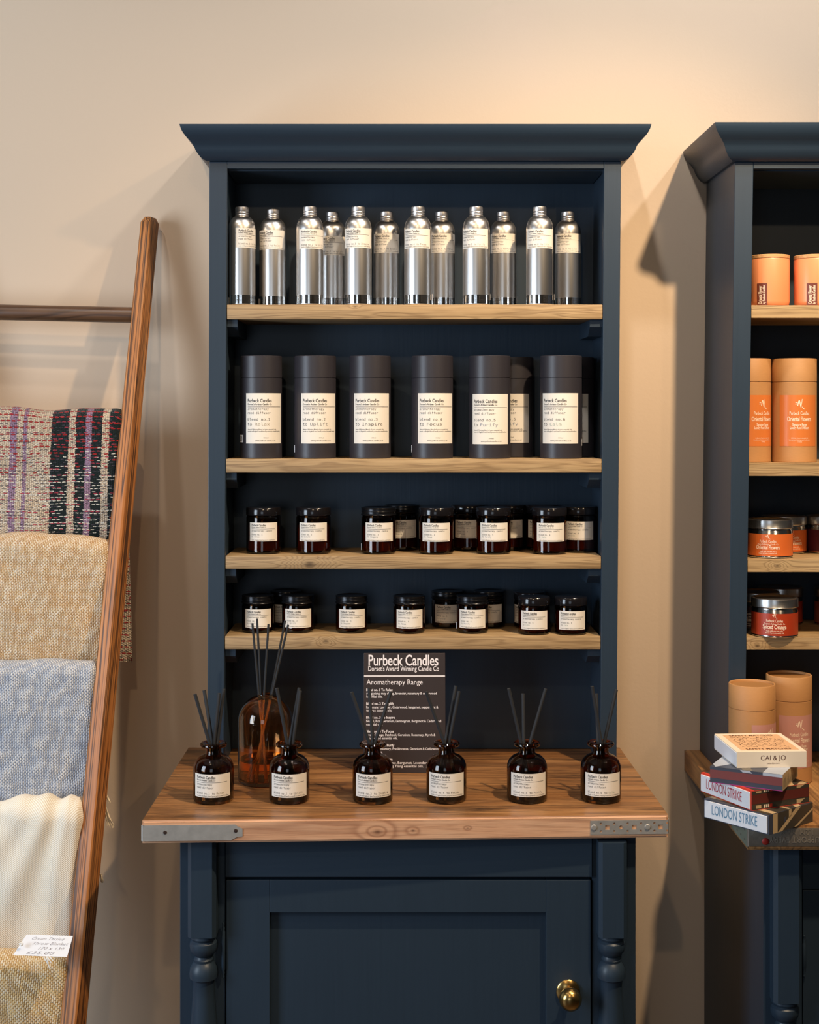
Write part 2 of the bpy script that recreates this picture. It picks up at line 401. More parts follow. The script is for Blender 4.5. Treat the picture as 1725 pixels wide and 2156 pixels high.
# ------------------------------------------------------------------ the room
WY = 0.205          # face of the shop wall behind the cabinets
def structure(name, bm, m):
    o = mk(name, bm, m); o['kind'] = 'structure'; return o
bm = bmesh.new(); bx(bm, -2.7, 4.1, WY, WY + 0.12, 0, 3.2); structure('wall_back', bm, M_WALL)
bm = bmesh.new(); bx(bm, -2.7, 4.1, -6.12, WY + 0.12, -0.1, 0.0); structure('floor', bm, M_FLOOR)
bm = bmesh.new(); bx(bm, -2.7, 4.1, -6.12, WY + 0.12, 3.2, 3.3); structure('ceiling', bm, M_CEIL)
bm = bmesh.new(); bx(bm, 4.0, 4.1, -6.0, WY, 0, 3.2); structure('wall_right', bm, M_WALL2)
bm = bmesh.new()   # left wall with a window opening
bx(bm, -2.7, -2.6, -6.0, -2.8, 0, 3.2); bx(bm, -2.7, -2.6, -1.0, WY, 0, 3.2)
bx(bm, -2.7, -2.6, -2.8, -1.0, 0, 0.7); bx(bm, -2.7, -2.6, -2.8, -1.0, 2.6, 3.2); structure('wall_left', bm, M_WALL2)
bm = bmesh.new()   # shop front wall with a window opening
bx(bm, -2.7, -1.8, -6.12, -6.0, 0, 3.2); bx(bm, 0.0, 4.1, -6.12, -6.0, 0, 3.2)
bx(bm, -1.8, 0.0, -6.12, -6.0, 0, 0.7); bx(bm, -1.8, 0.0, -6.12, -6.0, 2.7, 3.2); structure('wall_front', bm, M_WALL2)

# ------------------------------------------------------------------ cornice profile (projection, z) from the hutch face
def cornice(bm, x0, x1, yf, yb, z0, z1, p):
    """moulding running round front and both sides; x0,x1,yf = carcass faces"""
    H = z1 - z0
    prof = [(0.0, 0.0), (.11, .0), (.25, .06), (.36, .15), (.44, .24), (.485, .31), (.515, .38), (.56, .45), (.68, .57), (.81, .67), (.90, .77), (.96, .87), (.99, .95), (1.0, 1.0)]
    loops = []
    for a, h in prof:
        d = a * p; z = z0 + h * H
        loops.append([bm.verts.new(q) for q in ((x0 - d, yb, z), (x0 - d, yf - d, z), (x1 + d, yf - d, z), (x1 + d, yb, z))])
    for a, b in zip(loops[:-1], loops[1:]):
        for i in range(3): bm.faces.new((a[i], a[i + 1], b[i + 1], b[i]))
        bm.faces.new((a[3], a[0], b[0], b[3]))
    bm.faces.new(loops[-1]); bm.faces.new(loops[0][::-1])

def turned_leg(x, y, ztop, zsq, half, parent, off):
    """square chamfered block above, turned baluster below, down to the floor"""
    bm = bmesh.new()
    bx(bm, x - half, x + half, y - half, y + half, zsq, ztop, bev=0.0)
    vert_edges = [e for e in bm.edges if abs(e.verts[0].co.z - e.verts[1].co.z) > 0.05]
    bmesh.ops.bevel(bm, geom=vert_edges, offset=0.007, segments=1, affect='EDGES')
    r = half
    prof = [(0, zsq), (r * .90, zsq - .0005), (r * .93, zsq - .006), (r * .80, zsq - .011), (r * .96, zsq - .015), (r * .99, zsq - .022), (r * .92, zsq - .031),
            (r * .70, zsq - .038), (r * .58, zsq - .041), (r * .62, zsq - .045), (r * .70, zsq - .047), (r * .66, zsq - .052), (r * .80, zsq - .056),
            (r * .96, zsq - .064), (r * 1.0, zsq - .074), (r * .97, zsq - .082), (r * .78, zsq - .085), (r * .74, zsq - .088), (r * .78, zsq - .12), (r * .92, zsq - .17), (r * 1.0, zsq - .24),
            (r * .9, zsq - .31), (r * .62, 0.18), (r * .55, .12), (r * .9, .10), (r * .95, .06), (r * .6, .04), (r * .55, 0.001), (0, 0.001)]
    lathe(bm, prof, 32, (x, y, 0))
    return mk('leg', bm, M_BLUE, parent, smooth=35, off=off)

def cleat(bm, x0, x1, y0, y1, z1):
    """shelf bearer: slopes away under its front end"""
    h = 0.034
    vs = [bm.verts.new(p) for p in ((x0, y0, z1), (x0, y0, z1 - h * .45), (x0, y0 + .03, z1 - h), (x0, y1, z1 - h), (x0, y1, z1),
                                    (x1, y0, z1), (x1, y0, z1 - h * .45), (x1, y0 + .03, z1 - h), (x1, y1, z1 - h), (x1, y1, z1))]
    bm.faces.new(vs[:5]); bm.faces.new(vs[5:][::-1])
    for i in range(5): bm.faces.new((vs[i], vs[i + 5], vs[(i + 1) % 5 + 5], vs[(i + 1) % 5]))

# ================================================================== left cabinet (dresser)
CZ = 0.866           # top of the wooden counter of the main cabinet
HX0, HX1 = wx(441, 0), wx(1308, 0)      # hutch outer faces at the top
HB0, HB1 = wx(436.5, 0), wx(1298.5, 0)  # and at the counter
IX0, IX1 = wx(479, 0), wx(1272, 0)      # inner faces of its stiles, top
IB0, IB1 = wx(471, 0), wx(1264, 0)
ZT = wz(340, 0)
def lerp(a, b, t): return a + (b - a) * t
def leanx(xt, xb, z, zt=ZT, zb=CZ): return lerp(xb, xt, (z - zb) / (zt - zb))
hut = empty('display_hutch', (0, 0, CZ), 'dark blue open shelf hutch with flared cornice in the middle, holding bottles and jars', 'shelf unit', 'dark blue dresser hutches')
OFF = (0, 0, CZ)
bm = bmesh.new()
bx(bm, HX0, IX0, 0, 0.022, CZ + .001, ZT, 0.0012, xb0=HB0, xb1=IB0)
mk('left_stile', bm, M_BLUE, hut, off=OFF)
bm = bmesh.new(); bx(bm, IX1, HX1, 0, 0.022, CZ + .001, ZT, 0.0012, xb0=IB1, xb1=HB1); mk('right_stile', bm, M_BLUE, hut, off=OFF)
bm = bmesh.new(); bx(bm, HX0 + .002, HX0 + .022, 0.022, .2, CZ + .001, ZT, xb0=HB0 + .002, xb1=HB0 + .022)
bx(bm, HX0 + .022, IX0 - .004, 0.022, .19, CZ + .001, ZT, xb0=HB0 + .022, xb1=IB0 - .004); mk('side_panel', bm, M_BLUE, hut, off=OFF)
bm = bmesh.new(); bx(bm, HX1 - .022, HX1 - .002, 0.022, .2, CZ + .001, ZT, xb0=HB1 - .022, xb1=HB1 - .002)
bx(bm, IX1 + .004, HX1 - .022, 0.022, .19, CZ + .001, ZT, xb0=IB1 + .004, xb1=HB1 - .022); mk('side_panel', bm, M_BLUE, hut, off=OFF)
bm = bmesh.new(); bx(bm, IX0 - .02, IX1 + .02, .19, .2, CZ + .001, ZT, xb0=IB0 - .02, xb1=IB1 + .02); mk('back_panel', bm, M_BLUE, hut, off=OFF)
bm = bmesh.new(); bx(bm, IX0, IX1, 0, 0.02, wz(355, 0), ZT, 0.001); mk('top_rail', bm, M_BLUE_H, hut, off=OFF)
bm = bmesh.new(); bx(bm, IX0 - .002, IX1 + .002, 0.02, .19, wz(357, 0), ZT); mk('top_board', bm, M_BLUE_H, hut, off=OFF)
bm = bmesh.new(); cornice(bm, HX0, HX1, 0.0, .2, ZT, wz(261, -.054) , .0545); mk('cornice', bm, M_BLUE_H, hut, smooth=28, off=OFF)
SH = {1: (641, 672), 2: (966.5, 995), 3: (1171, 1198), 4: (1340, 1367.5)}
SZ = {k: wz(v[0], 0) for k, v in SH.items()}
for k, (a, b) in SH.items():
    z1, z0 = wz(a, 0), wz(b, 0)
    bm = bmesh.new(); bx(bm, leanx(IX0, IB0, z1) + .0006, leanx(IX1, IB1, z1) - .0006, 0.0015, .189, z0, z1, 0.0015)
    mk('shelf', bm, M_OAK, hut, smooth=40, off=OFF)['label'] = 'thick pale oak shelf board'
    for s in (0, 1):
        xi = leanx(IX0, IB0, z0) if s == 0 else leanx(IX1, IB1, z0)
        bm = bmesh.new(); cleat(bm, *((xi - .004, xi + .022) if s == 0 else (xi - .026, xi + .004)), .012, .188, z0 - .0003); mk('shelf_bearer', bm, M_BLUE, hut, off=OFF)

# counter slab (front edge is out of square, so it is built as a tapering plank)
FL, FR = (wx(299, -.372), -.372), (wx(1408, -.335), -.335)
CT = 0.042
bm = bmesh.new()
vb = [(-.475, .203), FL, FR, (.4945, .203)]
lo = [bm.verts.new((x, y, CZ - CT)) for x, y in vb]; hi = [bm.verts.new((x, y, CZ)) for x, y in vb]
f = bm.faces.new(hi); f.material_index = 0
f = bm.faces.new(lo[::-1]); f.material_index = 1
for i in range(4):
    j = (i + 1) % 4
    f = bm.faces.new((lo[i], lo[j], hi[j], hi[i])); f.material_index = 1
fe = [e for e in bm.edges if sum(1 for v in e.verts if v.co.y < 0) == 2]
bmesh.ops.bevel(bm, geom=fe, offset=0.004, segments=3, affect='EDGES')
bmesh.ops.recalc_face_normals(bm, faces=bm.faces)
for f in bm.faces:
    if f.normal.z > 0.9: f.material_index = 0
    elif f.material_index == 0: f.material_index = 1
ctop = empty('counter_top', (0, -.08, CZ - CT), 'thick reclaimed pine worktop with metal corner straps, under the hutch and reed bottles', 'worktop')
COFF = (0, -.08, CZ - CT)
mk('wooden_slab', bm, [M_TOP, M_EDGE], ctop, smooth=35, off=COFF)
# galvanised strap, left corner: wraps from the side onto the front, chamfered end
def fy(x): return FL[1] + (FR[1] - FL[1]) * (x - FL[0]) / (FR[0] - FL[0])
def front_plate(bm, pts2, th=0.0012, face=None):
    """pts2 outline (x,z) ccw on the counter front, thickness th outward"""
    a = [bm.verts.new((x, fy(x) - .0002, z)) for x, z in pts2]; b = [bm.verts.new((x, fy(x) - .0002 - th, z)) for x, z in pts2]
    bm.faces.new(b); bm.faces.new(a[::-1])
    n = len(a)
    for i in range(n): bm.faces.new((a[i], a[(i + 1) % n], b[(i + 1) % n], b[i]))
zc = CZ - CT
bm = bmesh.new()
xl = FL[0]; xr = xl + .185
front_plate(bm, [(xl + .002, zc + .005), (xr - .022, zc + .005), (xr - .010, zc + .011), (xr, zc + .012), (xr, zc + .026), (xr - .008, zc + .030), (xr - .014, zc + .034), (xl + .002, zc + .034)])
bx(bm, xl - .0016, xl - .0003, FL[1] + .003, FL[1] + .09, zc + .005, zc + .034)
# corner fold
tube(bm, (xl + .0022, FL[1] + .0025, zc + .005), (xl + .0022, FL[1] + .0025, zc + .034), .0040, seg=12)
st = mk('metal_strap', bm, M_GALV, ctop, smooth=30, off=COFF); st['label'] = 'plain galvanised strap'
for (px, py) in ((348, 1752), (496, 1750)):
    x = wx(px, fy(-.4)); z = wz(py, fy(-.4))
    bm = bmesh.new(); lathe(bm, [(0, .0012), (.0028, .0010), (.0036, 0), (0, 0)], 16)
    bmesh.ops.rotate(bm, verts=bm.verts, cent=(0, 0, 0), matrix=Matrix.Rotation(pi / 2, 3, 'X'))
    bmesh.ops.translate(bm, verts=bm.verts, vec=(x, fy(x) - .0014, z)); mk('screw', bm, M_DARKHOLE, st, smooth=40, off=COFF)
# perforated strap, right corner: built as cells around real holes
def holed_plate(bm, x0, x1, z0, z1, holes, yf, th=.0013):
    """holes: (cx, cz, r, sides); each hole gets its own cell column/row so the plate stays real geometry"""
    nx, nz = int(round((x1 - x0) / .0008)), int(round((z1 - z0) / .0008))
    grid = {}
    def V(i, j, back):
        k = (i, j, back)
        if k not in grid:
            x = x0 + (x1 - x0) * i / nx; z = z0 + (z1 - z0) * j / nz
            grid[k] = bm.verts.new((x, yf(x) - .0002 - (0 if back else th), z))
        return grid[k]
    solid = {}
    for i in range(nx):
        for j in range(nz):
            x = x0 + (x1 - x0) * (i + .5) / nx; z = z0 + (z1 - z0) * (j + .5) / nz
            ok = True
            for (cx, cz, r, sq) in holes:
                dx, dz = abs(x - cx), abs(z - cz)
                if (max(dx, dz) < r) if sq else (dx * dx + dz * dz < r * r): ok = False; break
            solid[i, j] = ok
    for (i, j), ok in solid.items():
        if not ok: continue
        bm.faces.new((V(i, j, 0), V(i + 1, j, 0), V(i + 1, j + 1, 0), V(i, j + 1, 0)))
        for di, dj, a, b in ((-1, 0, (i, j + 1), (i, j)), (1, 0, (i + 1, j), (i + 1, j + 1)), (0, -1, (i, j), (i + 1, j)), (0, 1, (i + 1, j + 1), (i, j + 1))):
            if not solid.get((i + di, j + dj), False):
                bm.faces.new((V(*a, 0), V(*a, 1), V(*b, 1), V(*b, 0)))
bm = bmesh.new()
x1p = FR[0] - .001; x0p = x1p - .146
zA, zB = zc + .008, zc + .034
hl = []
W = x1p - x0p
for k, u in enumerate((0.135, 0.308, 0.480, 0.652, 0.825, 0.99)):
    hl += [(x0p + W * u, zB - .006, .0022, 0), (x0p + W * u, zA + .006, .0022, 0)]
for u, sq in ((0.222, 1), (0.395, 0), (0.565, 1), (0.905, 1)):
    hl.append((x0p + W * u, (zA + zB) / 2, .0042 if sq else .0036, sq))
holed_plate(bm, x0p, x1p, zA, zB, hl, fy)
bx(bm, FR[0] + .0003, FR[0] + .0016, FR[1] + .002, FR[1] + .09, zA, zB)
st2 = mk('metal_strap', bm, M_GALV, ctop, off=COFF); st2['label'] = 'perforated galvanised strap'
for u in (.045, .735):
    bm = bmesh.new(); lathe(bm, [(0, .0022), (.0045, .0018), (.0058, 0), (0, 0)], 20)
    bmesh.ops.rotate(bm, verts=bm.verts, cent=(0, 0, 0), matrix=Matrix.Rotation(pi / 2, 3, 'X'))
    x = x0p + W * u; bmesh.ops.translate(bm, verts=bm.verts, vec=(x, fy(x) - .0014, (zA + zB) / 2)); mk('nail_head', bm, M_GALV, st2, smooth=40, off=COFF)

# base cupboard
BY = -.31
base = empty('base_cupboard', (0, -.05, 0), 'dark blue base cupboard with turned legs and a panelled door with brass knob', 'cupboard', 'dark blue base cupboards')
BOFF = (0, -.05, 0)
zt = CZ - CT - .0015
bL, bR = wx(379, BY), wx(1339, BY)
xs1, xs2 = wx(475.5, BY), wx(1246.5, BY)
zdt, zdb = wz(1845, BY), wz(1852, BY)
bm = bmesh.new(); bx(bm, bL, xs1 - .001, BY, BY + .03, .06, zt, .0012); mk('stile', bm, M_BLUE, base, off=BOFF)
bm = bmesh.new(); bx(bm, xs2 + .001, bR, BY, BY + .03, .06, zt, .0012); mk('stile', bm, M_BLUE, base, off=BOFF)
bm = bmesh.new(); bx(bm, bL + .001, bL + .022, BY + .03, .19, .06, zt); mk('side_panel', bm, M_BLUE, base, off=BOFF)
bm = bmesh.new(); bx(bm, bR - .022, bR - .001, BY + .03, .19, .06, zt); mk('side_panel', bm, M_BLUE, base, off=BOFF)
bm = bmesh.new(); bx(bm, bL + .022, bR - .022, .17, .19, .06, zt); mk('back_panel', bm, M_BLUE, base, off=BOFF)
bm = bmesh.new(); bx(bm, bL + .022, bR - .022, BY + .03, .17, .07, .09); mk('bottom_board', bm, M_BLUE, base, off=BOFF)
bm = bmesh.new(); bx(bm, xs1, xs2, BY - .006, BY + .016, zdt, zt, .0012); mk('front_rail', bm, M_BLUE_H, base, off=BOFF)
bm = bmesh.new(); bx(bm, xs1, xs2, BY, BY + .03, .06, .10, .001); mk('bottom_rail', bm, M_BLUE_H, base, off=BOFF)
# door
dL, dR, dT, dB = xs1 + .0018, wx(1243.5, BY), zdb, .104
iL, iR, iT = wx(568.5, BY), wx(1150, BY), wz(1919.5, BY)
door = None
bm = bmesh.new(); DY = BY - .004
bx(bm, dL, iL, DY, DY + .022, dB, dT, .0008); bx(bm, iR, dR, DY, DY + .022, dB, dT, .0008)
bx(bm, iL + .0003, iR - .0003, DY + .0003, DY + .022, iT, dT, .0006); bx(bm, iL + .0003, iR - .0003, DY + .0003, DY + .022, dB, dB + .07, .0006)
door = mk('door', bm, M_BLUE, base, off=BOFF)
bm = bmesh.new(); bx(bm, iL - .004, iR + .004, DY + .0145, DY + .020, dB + .06, iT + .004); mk('door_panel', bm, M_BLUE, door, off=BOFF)
kx, kz = wx(1196.5, DY), wz(2087, DY)
def knob(parent, kx, ky, kz, off):
    bm = bmesh.new()
    lathe(bm, [(0, 0), (.0222, 0), (.0226, .002), (.0205, .0045), (.0120, .006), (.0085, .008), (.0080, .018), (.0100, .0215), (.0160, .0245), (.0203, .031), (.0213, .038), (.0195, .0455), (.0140, .0515), (.0070, .0545), (0, .0552)], 40)
    bmesh.ops.rotate(bm, verts=bm.verts, cent=(0, 0, 0), matrix=Matrix.Rotation(pi / 2, 3, 'X'))
    bmesh.ops.translate(bm, verts=bm.verts, vec=(kx, ky, kz))
    k = mk('knob', bm, M_BRASS, parent, smooth=50, off=off); k['label'] = 'round aged brass knob'; return k
knob(door, kx, DY - .0003, kz, BOFF)
def hinge(parent, x, y, za, zb, off):
    bm = bmesh.new()
    prof = [(0, zb - .004), (.002, zb - .003), (.0025, zb + .0), (.0016, zb + .002), (.0032, zb + .006), (.0024, zb + .010), (.0036, zb + .013), (.0036, za - .013), (.0024, za - .010), (.0032, za - .006), (.0016, za - .002), (.0025, za), (.002, za + .003), (0, za + .004)]
    lathe(bm, prof, 16, (x, y, 0)); mk('hinge', bm, M_BLUE, parent, smooth=50, off=off)
hinge(door, wx(470.8, BY - .004), BY - .0065, wz(1944, BY), wz(2052, BY), BOFF)
LEGY = -.317; HW = .0265
for px in (424.5, 1291.5):
    lx = wx(px, LEGY - HW)
    turned_leg(lx, LEGY - .0005, zt - (.001 if px < 800 else .006), wz(1976, LEGY - HW), HW, base, BOFF)

# ================================================================== right cabinet (cut by the frame)
RY = -.072
RX0, RI0 = wx(1548, RY), wx(1587, RY)
RB0, RIB0 = wx(1532, RY), wx(1568, RY)
CZR = 1.62 - .7596
RW = .86
RZT = wz(341, RY)
rh = empty('display_hutch', (RX0 + RW / 2, 0, CZR), 'dark blue painted open shelf hutch at the right edge, holding orange candles and kraft tubes', 'shelf unit', 'dark blue dresser hutches')
ROFF = (RX0 + RW / 2, 0, CZR)
zq = CZR + .001
bm = bmesh.new(); bx(bm, RX0, RI0, RY, RY + .022, zq, RZT, .0012, xb0=RB0, xb1=RIB0); mk('left_stile', bm, M_BLUE, rh, off=ROFF)
bm = bmesh.new(); bx(bm, RX0 + .0005, RX0 + .006, RY + .022, .2, zq, RZT, xb0=RB0 + .0005, xb1=RB0 + .006); mk('side_panel', bm, M_BLUE, rh, off=ROFF)
bm = bmesh.new(); bx(bm, RX0 + RW - .04, RX0 + RW, RY, .2, zq, RZT, .001); mk('side_panel', bm, M_BLUE, rh, off=ROFF)
bm = bmesh.new(); bx(bm, RX0 + .0062, RX0 + RW - .04, .19, .2, zq, RZT, xb0=RB0 + .0062); mk('back_panel', bm, M_BLUE, rh, off=ROFF)
bm = bmesh.new(); bx(bm, RI0, RX0 + RW - .04, RY, RY + .02, wz(355, RY), RZT, .001); mk('top_rail', bm, M_BLUE_H, rh, off=ROFF)
bm = bmesh.new(); bx(bm, RI0 - .002, RX0 + RW - .04, RY + .02, .19, wz(357, RY), RZT); mk('top_board', bm, M_BLUE_H, rh, off=ROFF)
bm = bmesh.new(); cornice(bm, RX0, RX0 + RW, RY, .2, RZT, wz(257, RY - .054), .0525); mk('cornice', bm, M_BLUE_H, rh, smooth=28, off=ROFF)
SHR = {1: (642.5, 669), 2: (975.5, 1002), 3: (1178.5, 1204.5), 4: (1343, 1367.5)}
SZR = {k: wz(v[0], RY) for k, v in SHR.items()}
for k, (a, b) in SHR.items():
    z1, z0 = wz(a, RY), wz(b, RY)
    xl_ = leanx(RX0 + .006, RB0 + .006, z1, RZT, CZR)
    bm = bmesh.new(); bx(bm, xl_ + .0006, RX0 + RW - .041, RY + .0225, .189, z0, z1, .0); bx(bm, leanx(RI0, RIB0, z1, RZT, CZR) + .0003, RX0 + RW - .041, RY + .0015, RY + .0225, z0, z1, .0)
    mk('shelf', bm, M_OAK2, rh, smooth=40, off=ROFF)['label'] = 'thick pale oak shelf board'
    bm = bmesh.new(); cleat(bm, xl_ - .004, xl_ + .022, RY + .02, .188, z0 - .0003); mk('shelf_bearer', bm, M_BLUE, rh, off=ROFF)

# right counter: scaffold board with embossed end band
CTR = .0445; RF = -.3836
rc = empty('counter_top', (1.1, -.09, CZR - CTR), 'thick scaffold board worktop with an embossed metal end band, under the stack of matchboxes', 'worktop')
RCO = (1.1, -.09, CZR - CTR)
bm = bmesh.new(); bx(bm, .640, 1.60, RF, .203, CZR - CTR, CZR, 0)
fe = [e for e in bm.edges if sum(1 for v in e.verts if v.co.y < 0) == 2]
bmesh.ops.bevel(bm, geom=fe, offset=0.003, segments=2, affect='EDGES')
mk('wooden_slab', bm, M_TOPR, rc, smooth=35, off=RCO)
M_BAND = plain('worn_steel_band', lin(132, 122, 110), 0.45, 0.6, var=0.35, vscale=(50, 50, 50), bump=0.3, bscale=150)
M_BANDG = plain('green_grey_steel_band', lin(134, 146, 132), 0.5, 0.4, var=0.3, vscale=(60, 60, 60), bump=0.3, bscale=150)
zb0, zb1 = CZR - CTR + .007, CZR - .0035
bm = bmesh.new()
bx(bm, .6405, 1.05, RF - .0018, RF - .0002, zb0, zb1, .0005, mi=0)
bx(bm, .6382, .6398, RF + .002, RF + .125, zb0 - .002, zb1, .0, mi=1)
tube(bm, (.6415, RF + .0015, zb0), (.6415, RF + .0015, zb1), .0034, seg=12)
band = mk('metal_strap', bm, [M_BAND, M_BANDG], rc, smooth=30, off=RCO); band['label'] = 'worn steel end band with embossed lettering'
bm = bmesh.new()
mpf = lambda u, v: (u, RF - .0024, v)
put_text(bm, 'SUPPORT EVERY', .777, CZR - CTR + .0250, .0122, mpf, F_SANS, width=.0985, rot=pi, res=2)
put_text(bm, '1.2M MAX', .759, CZR - CTR + .0385, .0108, mpf, F_SANS, width=.061, rot=pi, res=2)
geo = bmesh.ops.extrude_face_region(bm, geom=bm.faces[:])
bmesh.ops.translate(bm, verts=[v for v in geo['geom'] if isinstance(v, bmesh.types.BMVert)], vec=(0, .0008, 0))
mk('embossed_text', bm, plain('worn_letter_steel', lin(172, 162, 148), .4, .6), band, off=RCO)
bm = bmesh.new(); lathe(bm, [(0, .0022), (.004, .002), (.0062, .0008), (.0066, 0), (0, 0)], 24)
bmesh.ops.rotate(bm, verts=bm.verts, cent=(0, 0, 0), matrix=Matrix.Rotation(pi / 2, 3, 'X')); bmesh.ops.translate(bm, verts=bm.verts, vec=(wx(1612, RF), RF - .0018, wz(1771, RF)))
mk('rivet', bm, plain('red_rivet', lin(170, 44, 34), .5), band, smooth=40, off=RCO)['label'] = 'red painted rivet'
for i in range(7):
    bm = bmesh.new(); lathe(bm, [(0, .0006), (.0018, .0004), (.0022, 0), (0, 0)], 10)
    bmesh.ops.rotate(bm, verts=bm.verts, cent=(0, 0, 0), matrix=Matrix.Rotation(-pi / 2, 3, 'Y'))
    bmesh.ops.translate(bm, verts=bm.verts, vec=(.6381, RF + .018 + (i // 2) * .03, zb0 + (.008 if i % 2 else .026))); mk('nail_hole', bm, M_DARKHOLE, band, off=RCO)

# right base
RBY = -.331
rb = empty('base_cupboard', (1.12, -.05, 0), 'dark blue painted base cupboard at the right edge, under the scaffold board worktop', 'cupboard', 'dark blue base cupboards')
RBO = (1.12, -.05, 0)
ztr = CZR - CTR - .0015
rL = wx(1608, RBY); rS = wx(1690.5, RBY)
bm = bmesh.new(); bx(bm, rL, rS - .001, RBY, RBY + .03, .06, ztr, .0012); mk('stile', bm, M_BLUE, rb, off=RBO)
bm = bmesh.new(); bx(bm, rL + .0006, rL + .022, RBY + .03, .19, .06, ztr); mk('side_panel', bm, M_BLUE, rb, off=RBO)
bm = bmesh.new(); bx(bm, 1.53, 1.56, RBY, .19, .06, ztr); mk('side_panel', bm, M_BLUE, rb, off=RBO)
bm = bmesh.new(); bx(bm, rS, 1.529, RBY + .002, RBY + .02, wz(1873, RBY), ztr, .001); mk('front_rail', bm, M_BLUE_H, rb, off=RBO)
bm = bmesh.new(); rT = wz(1875.5, RBY); rIL = rS + .075
bx(bm, rS + .0015, rIL, RBY + .003, RBY + .022, .104, rT, .0008); bx(bm, rIL + .0003, 1.46, RBY + .0033, RBY + .022, rT - .06, rT, .0006); bx(bm, 1.4603, 1.528, RBY + .003, RBY + .022, .104, rT, .0008)
bx(bm, rIL + .0003, 1.46, RBY + .0033, RBY + .022, .104, .17, .0006)
rd = mk('door', bm, M_BLUE, rb, off=RBO)
bm = bmesh.new(); bx(bm, rIL - .003, 1.463, RBY + .0145, RBY + .019, .16, rT - .056); mk('door_panel', bm, M_BLUE, rd, off=RBO)
hinge(rd, wx(1693.5, RBY), RBY - .001, wz(1972, RBY), wz(2052, RBY), RBO)
turned_leg(wx(1655.5, -.345) , RBY - .005, ztr - .002, wz(2113, -.36), .0265, rb, RBO)

# ================================================================== bottles, tubes, jars
BRAND = 'Purbeck Candles'
def hdr(bm, mp, x, ytop, w, rule_end, k=1.0, dark=0, sub="Dorset's Artisan Candle Co"):
    """brand line, strap line and rule; ytop = top of the block, w = width of the brand line"""
    put_text(bm, BRAND, x, ytop - w * .165, w * .150, mp, None, width=w, bold=.018, mi=dark, res=2)
    put_text(bm, sub, x, ytop - w * .275, w * .080, mp, None, width=w * 1.0, bold=.02, mi=dark, res=1)
    put_rect(bm, x, rule_end, ytop - w * .335, ytop - w * .350 - .0001, mp, n=12, mi=dark)
    return ytop - w * .35
def finish(root, label_bm, text_bm, lab_mat, ink_mats, lname='label'):
    l = mk(lname, label_bm, lab_mat, root)
    mk('printed_text', text_bm, ink_mats, l)
    return l
NAMES = {1: 'Relax', 2: 'Uplift', 3: 'Inspire', 4: 'Focus', 5: 'Purify', 6: 'Calm'}
_share = {}
def shared(key, name, build, mats, parent, smooth=None):
    """first use builds the mesh, later uses share it"""
    if key in _share:
        o = bpy.data.objects.new(name, _share[key]); C.objects.link(o); o.parent = parent; return o
    bm = bmesh.new(); build(bm); o = mk(name, bm, mats, parent, smooth); _share[key] = o.data; return o

def label_text_small(bm, mp, W, H, n, kind):
    """six-line label used on bottles, jars and diffusers. origin = label centre"""
    x = -W / 2 + W * .085
    nm = NAMES[n]
    y = hdr(bm, mp, x, H / 2 - H * .05, W * .50, W / 2 - W * .10)
    if kind == 'candle':
        put_text(bm, 'aromatherapy candle', x, y - H * .13, H * .115, mp, F_MONO, width=W * .70)
        put_text(bm, 'blend no. %d' % n, x, y - H * .33, H * .115, mp, F_MONO, width=W * .38)
        put_text(bm, 'to', x, y - H * .46, H * .12, mp, F_MONO, width=W * .055)
        put_text(bm, nm, x + W * .11, y - H * .46, H * .12, mp, F_MONO, width=W * .035 * len(nm), mi=1)
        put_text(bm, 'made in England, hand poured in small batches', x, y - H * .62, H * .068, mp, None, width=W * .82, res=1)
    else:
        put_text(bm, 'aromatherapy', x, y - H * .12, H * .125, mp, F_MONO, width=W * .42)
        put_text(bm, 'reed diffuser', x, y - H * .26, H * .125, mp, F_MONO, width=W * .455)
        put_text(bm, 'blend no.%d' % n, x, y - H * .50, H * .13, mp, F_MONO, width=W * .36)
        put_text(bm, 'to', x + W * .42, y - H * .50, H * .13, mp, F_MONO, width=W * .07)
        put_text(bm, nm, x + W * .53, y - H * .50, H * .13, mp, F_MONO, width=W * .040 * len(nm), mi=1)
        put_text(bm, 'made in England, hand poured in small batches', x, y - H * .60, H * .068, mp, None, width=W * .86, res=1)

def cyl_label(root, R, th, z0, W, H, n, kind, key):
    t0 = W / (2 * R)
    l = shared(('lab', key), 'label', lambda b: arc_strip(b, R + .00025, -t0, t0, -H / 2, H / 2), M_LABEL, root)
    l.rotation_euler = (0, 0, th); l.location = (0, 0, z0)
    t = shared(('txt', key, n), 'printed_text', lambda b: label_text_small(b, cyl_map(R + .00042, 0, 0), W, H, n, kind), [M_INK, INKS[NAMES[n]]], l)
    return l
def app_angle(deg, X): return radians(deg) - X / 3.0
def sticker(root, R, z0, ang, w=.010, h=.014, txt=None, out=.0):
    """little white price sticker on the side of a round pack"""
    bm = bmesh.new()
    t = w / (2 * R)
    arc_strip(bm, R + .0004 + out, -t, t, -h / 2, h / 2, n=4)
    s = mk('price_sticker', bm, M_WHITEC, root); s.rotation_euler = (0, 0, ang); s.location = (0, 0, z0)
    if txt:
        bm = bmesh.new(); put_text(bm, txt, 0, -h * .3, h * .7, cyl_map(R + .0006 + out, 0, 0), F_SANS, width=w * .8, align='C'); mk('printed_text', bm, M_INK, s)

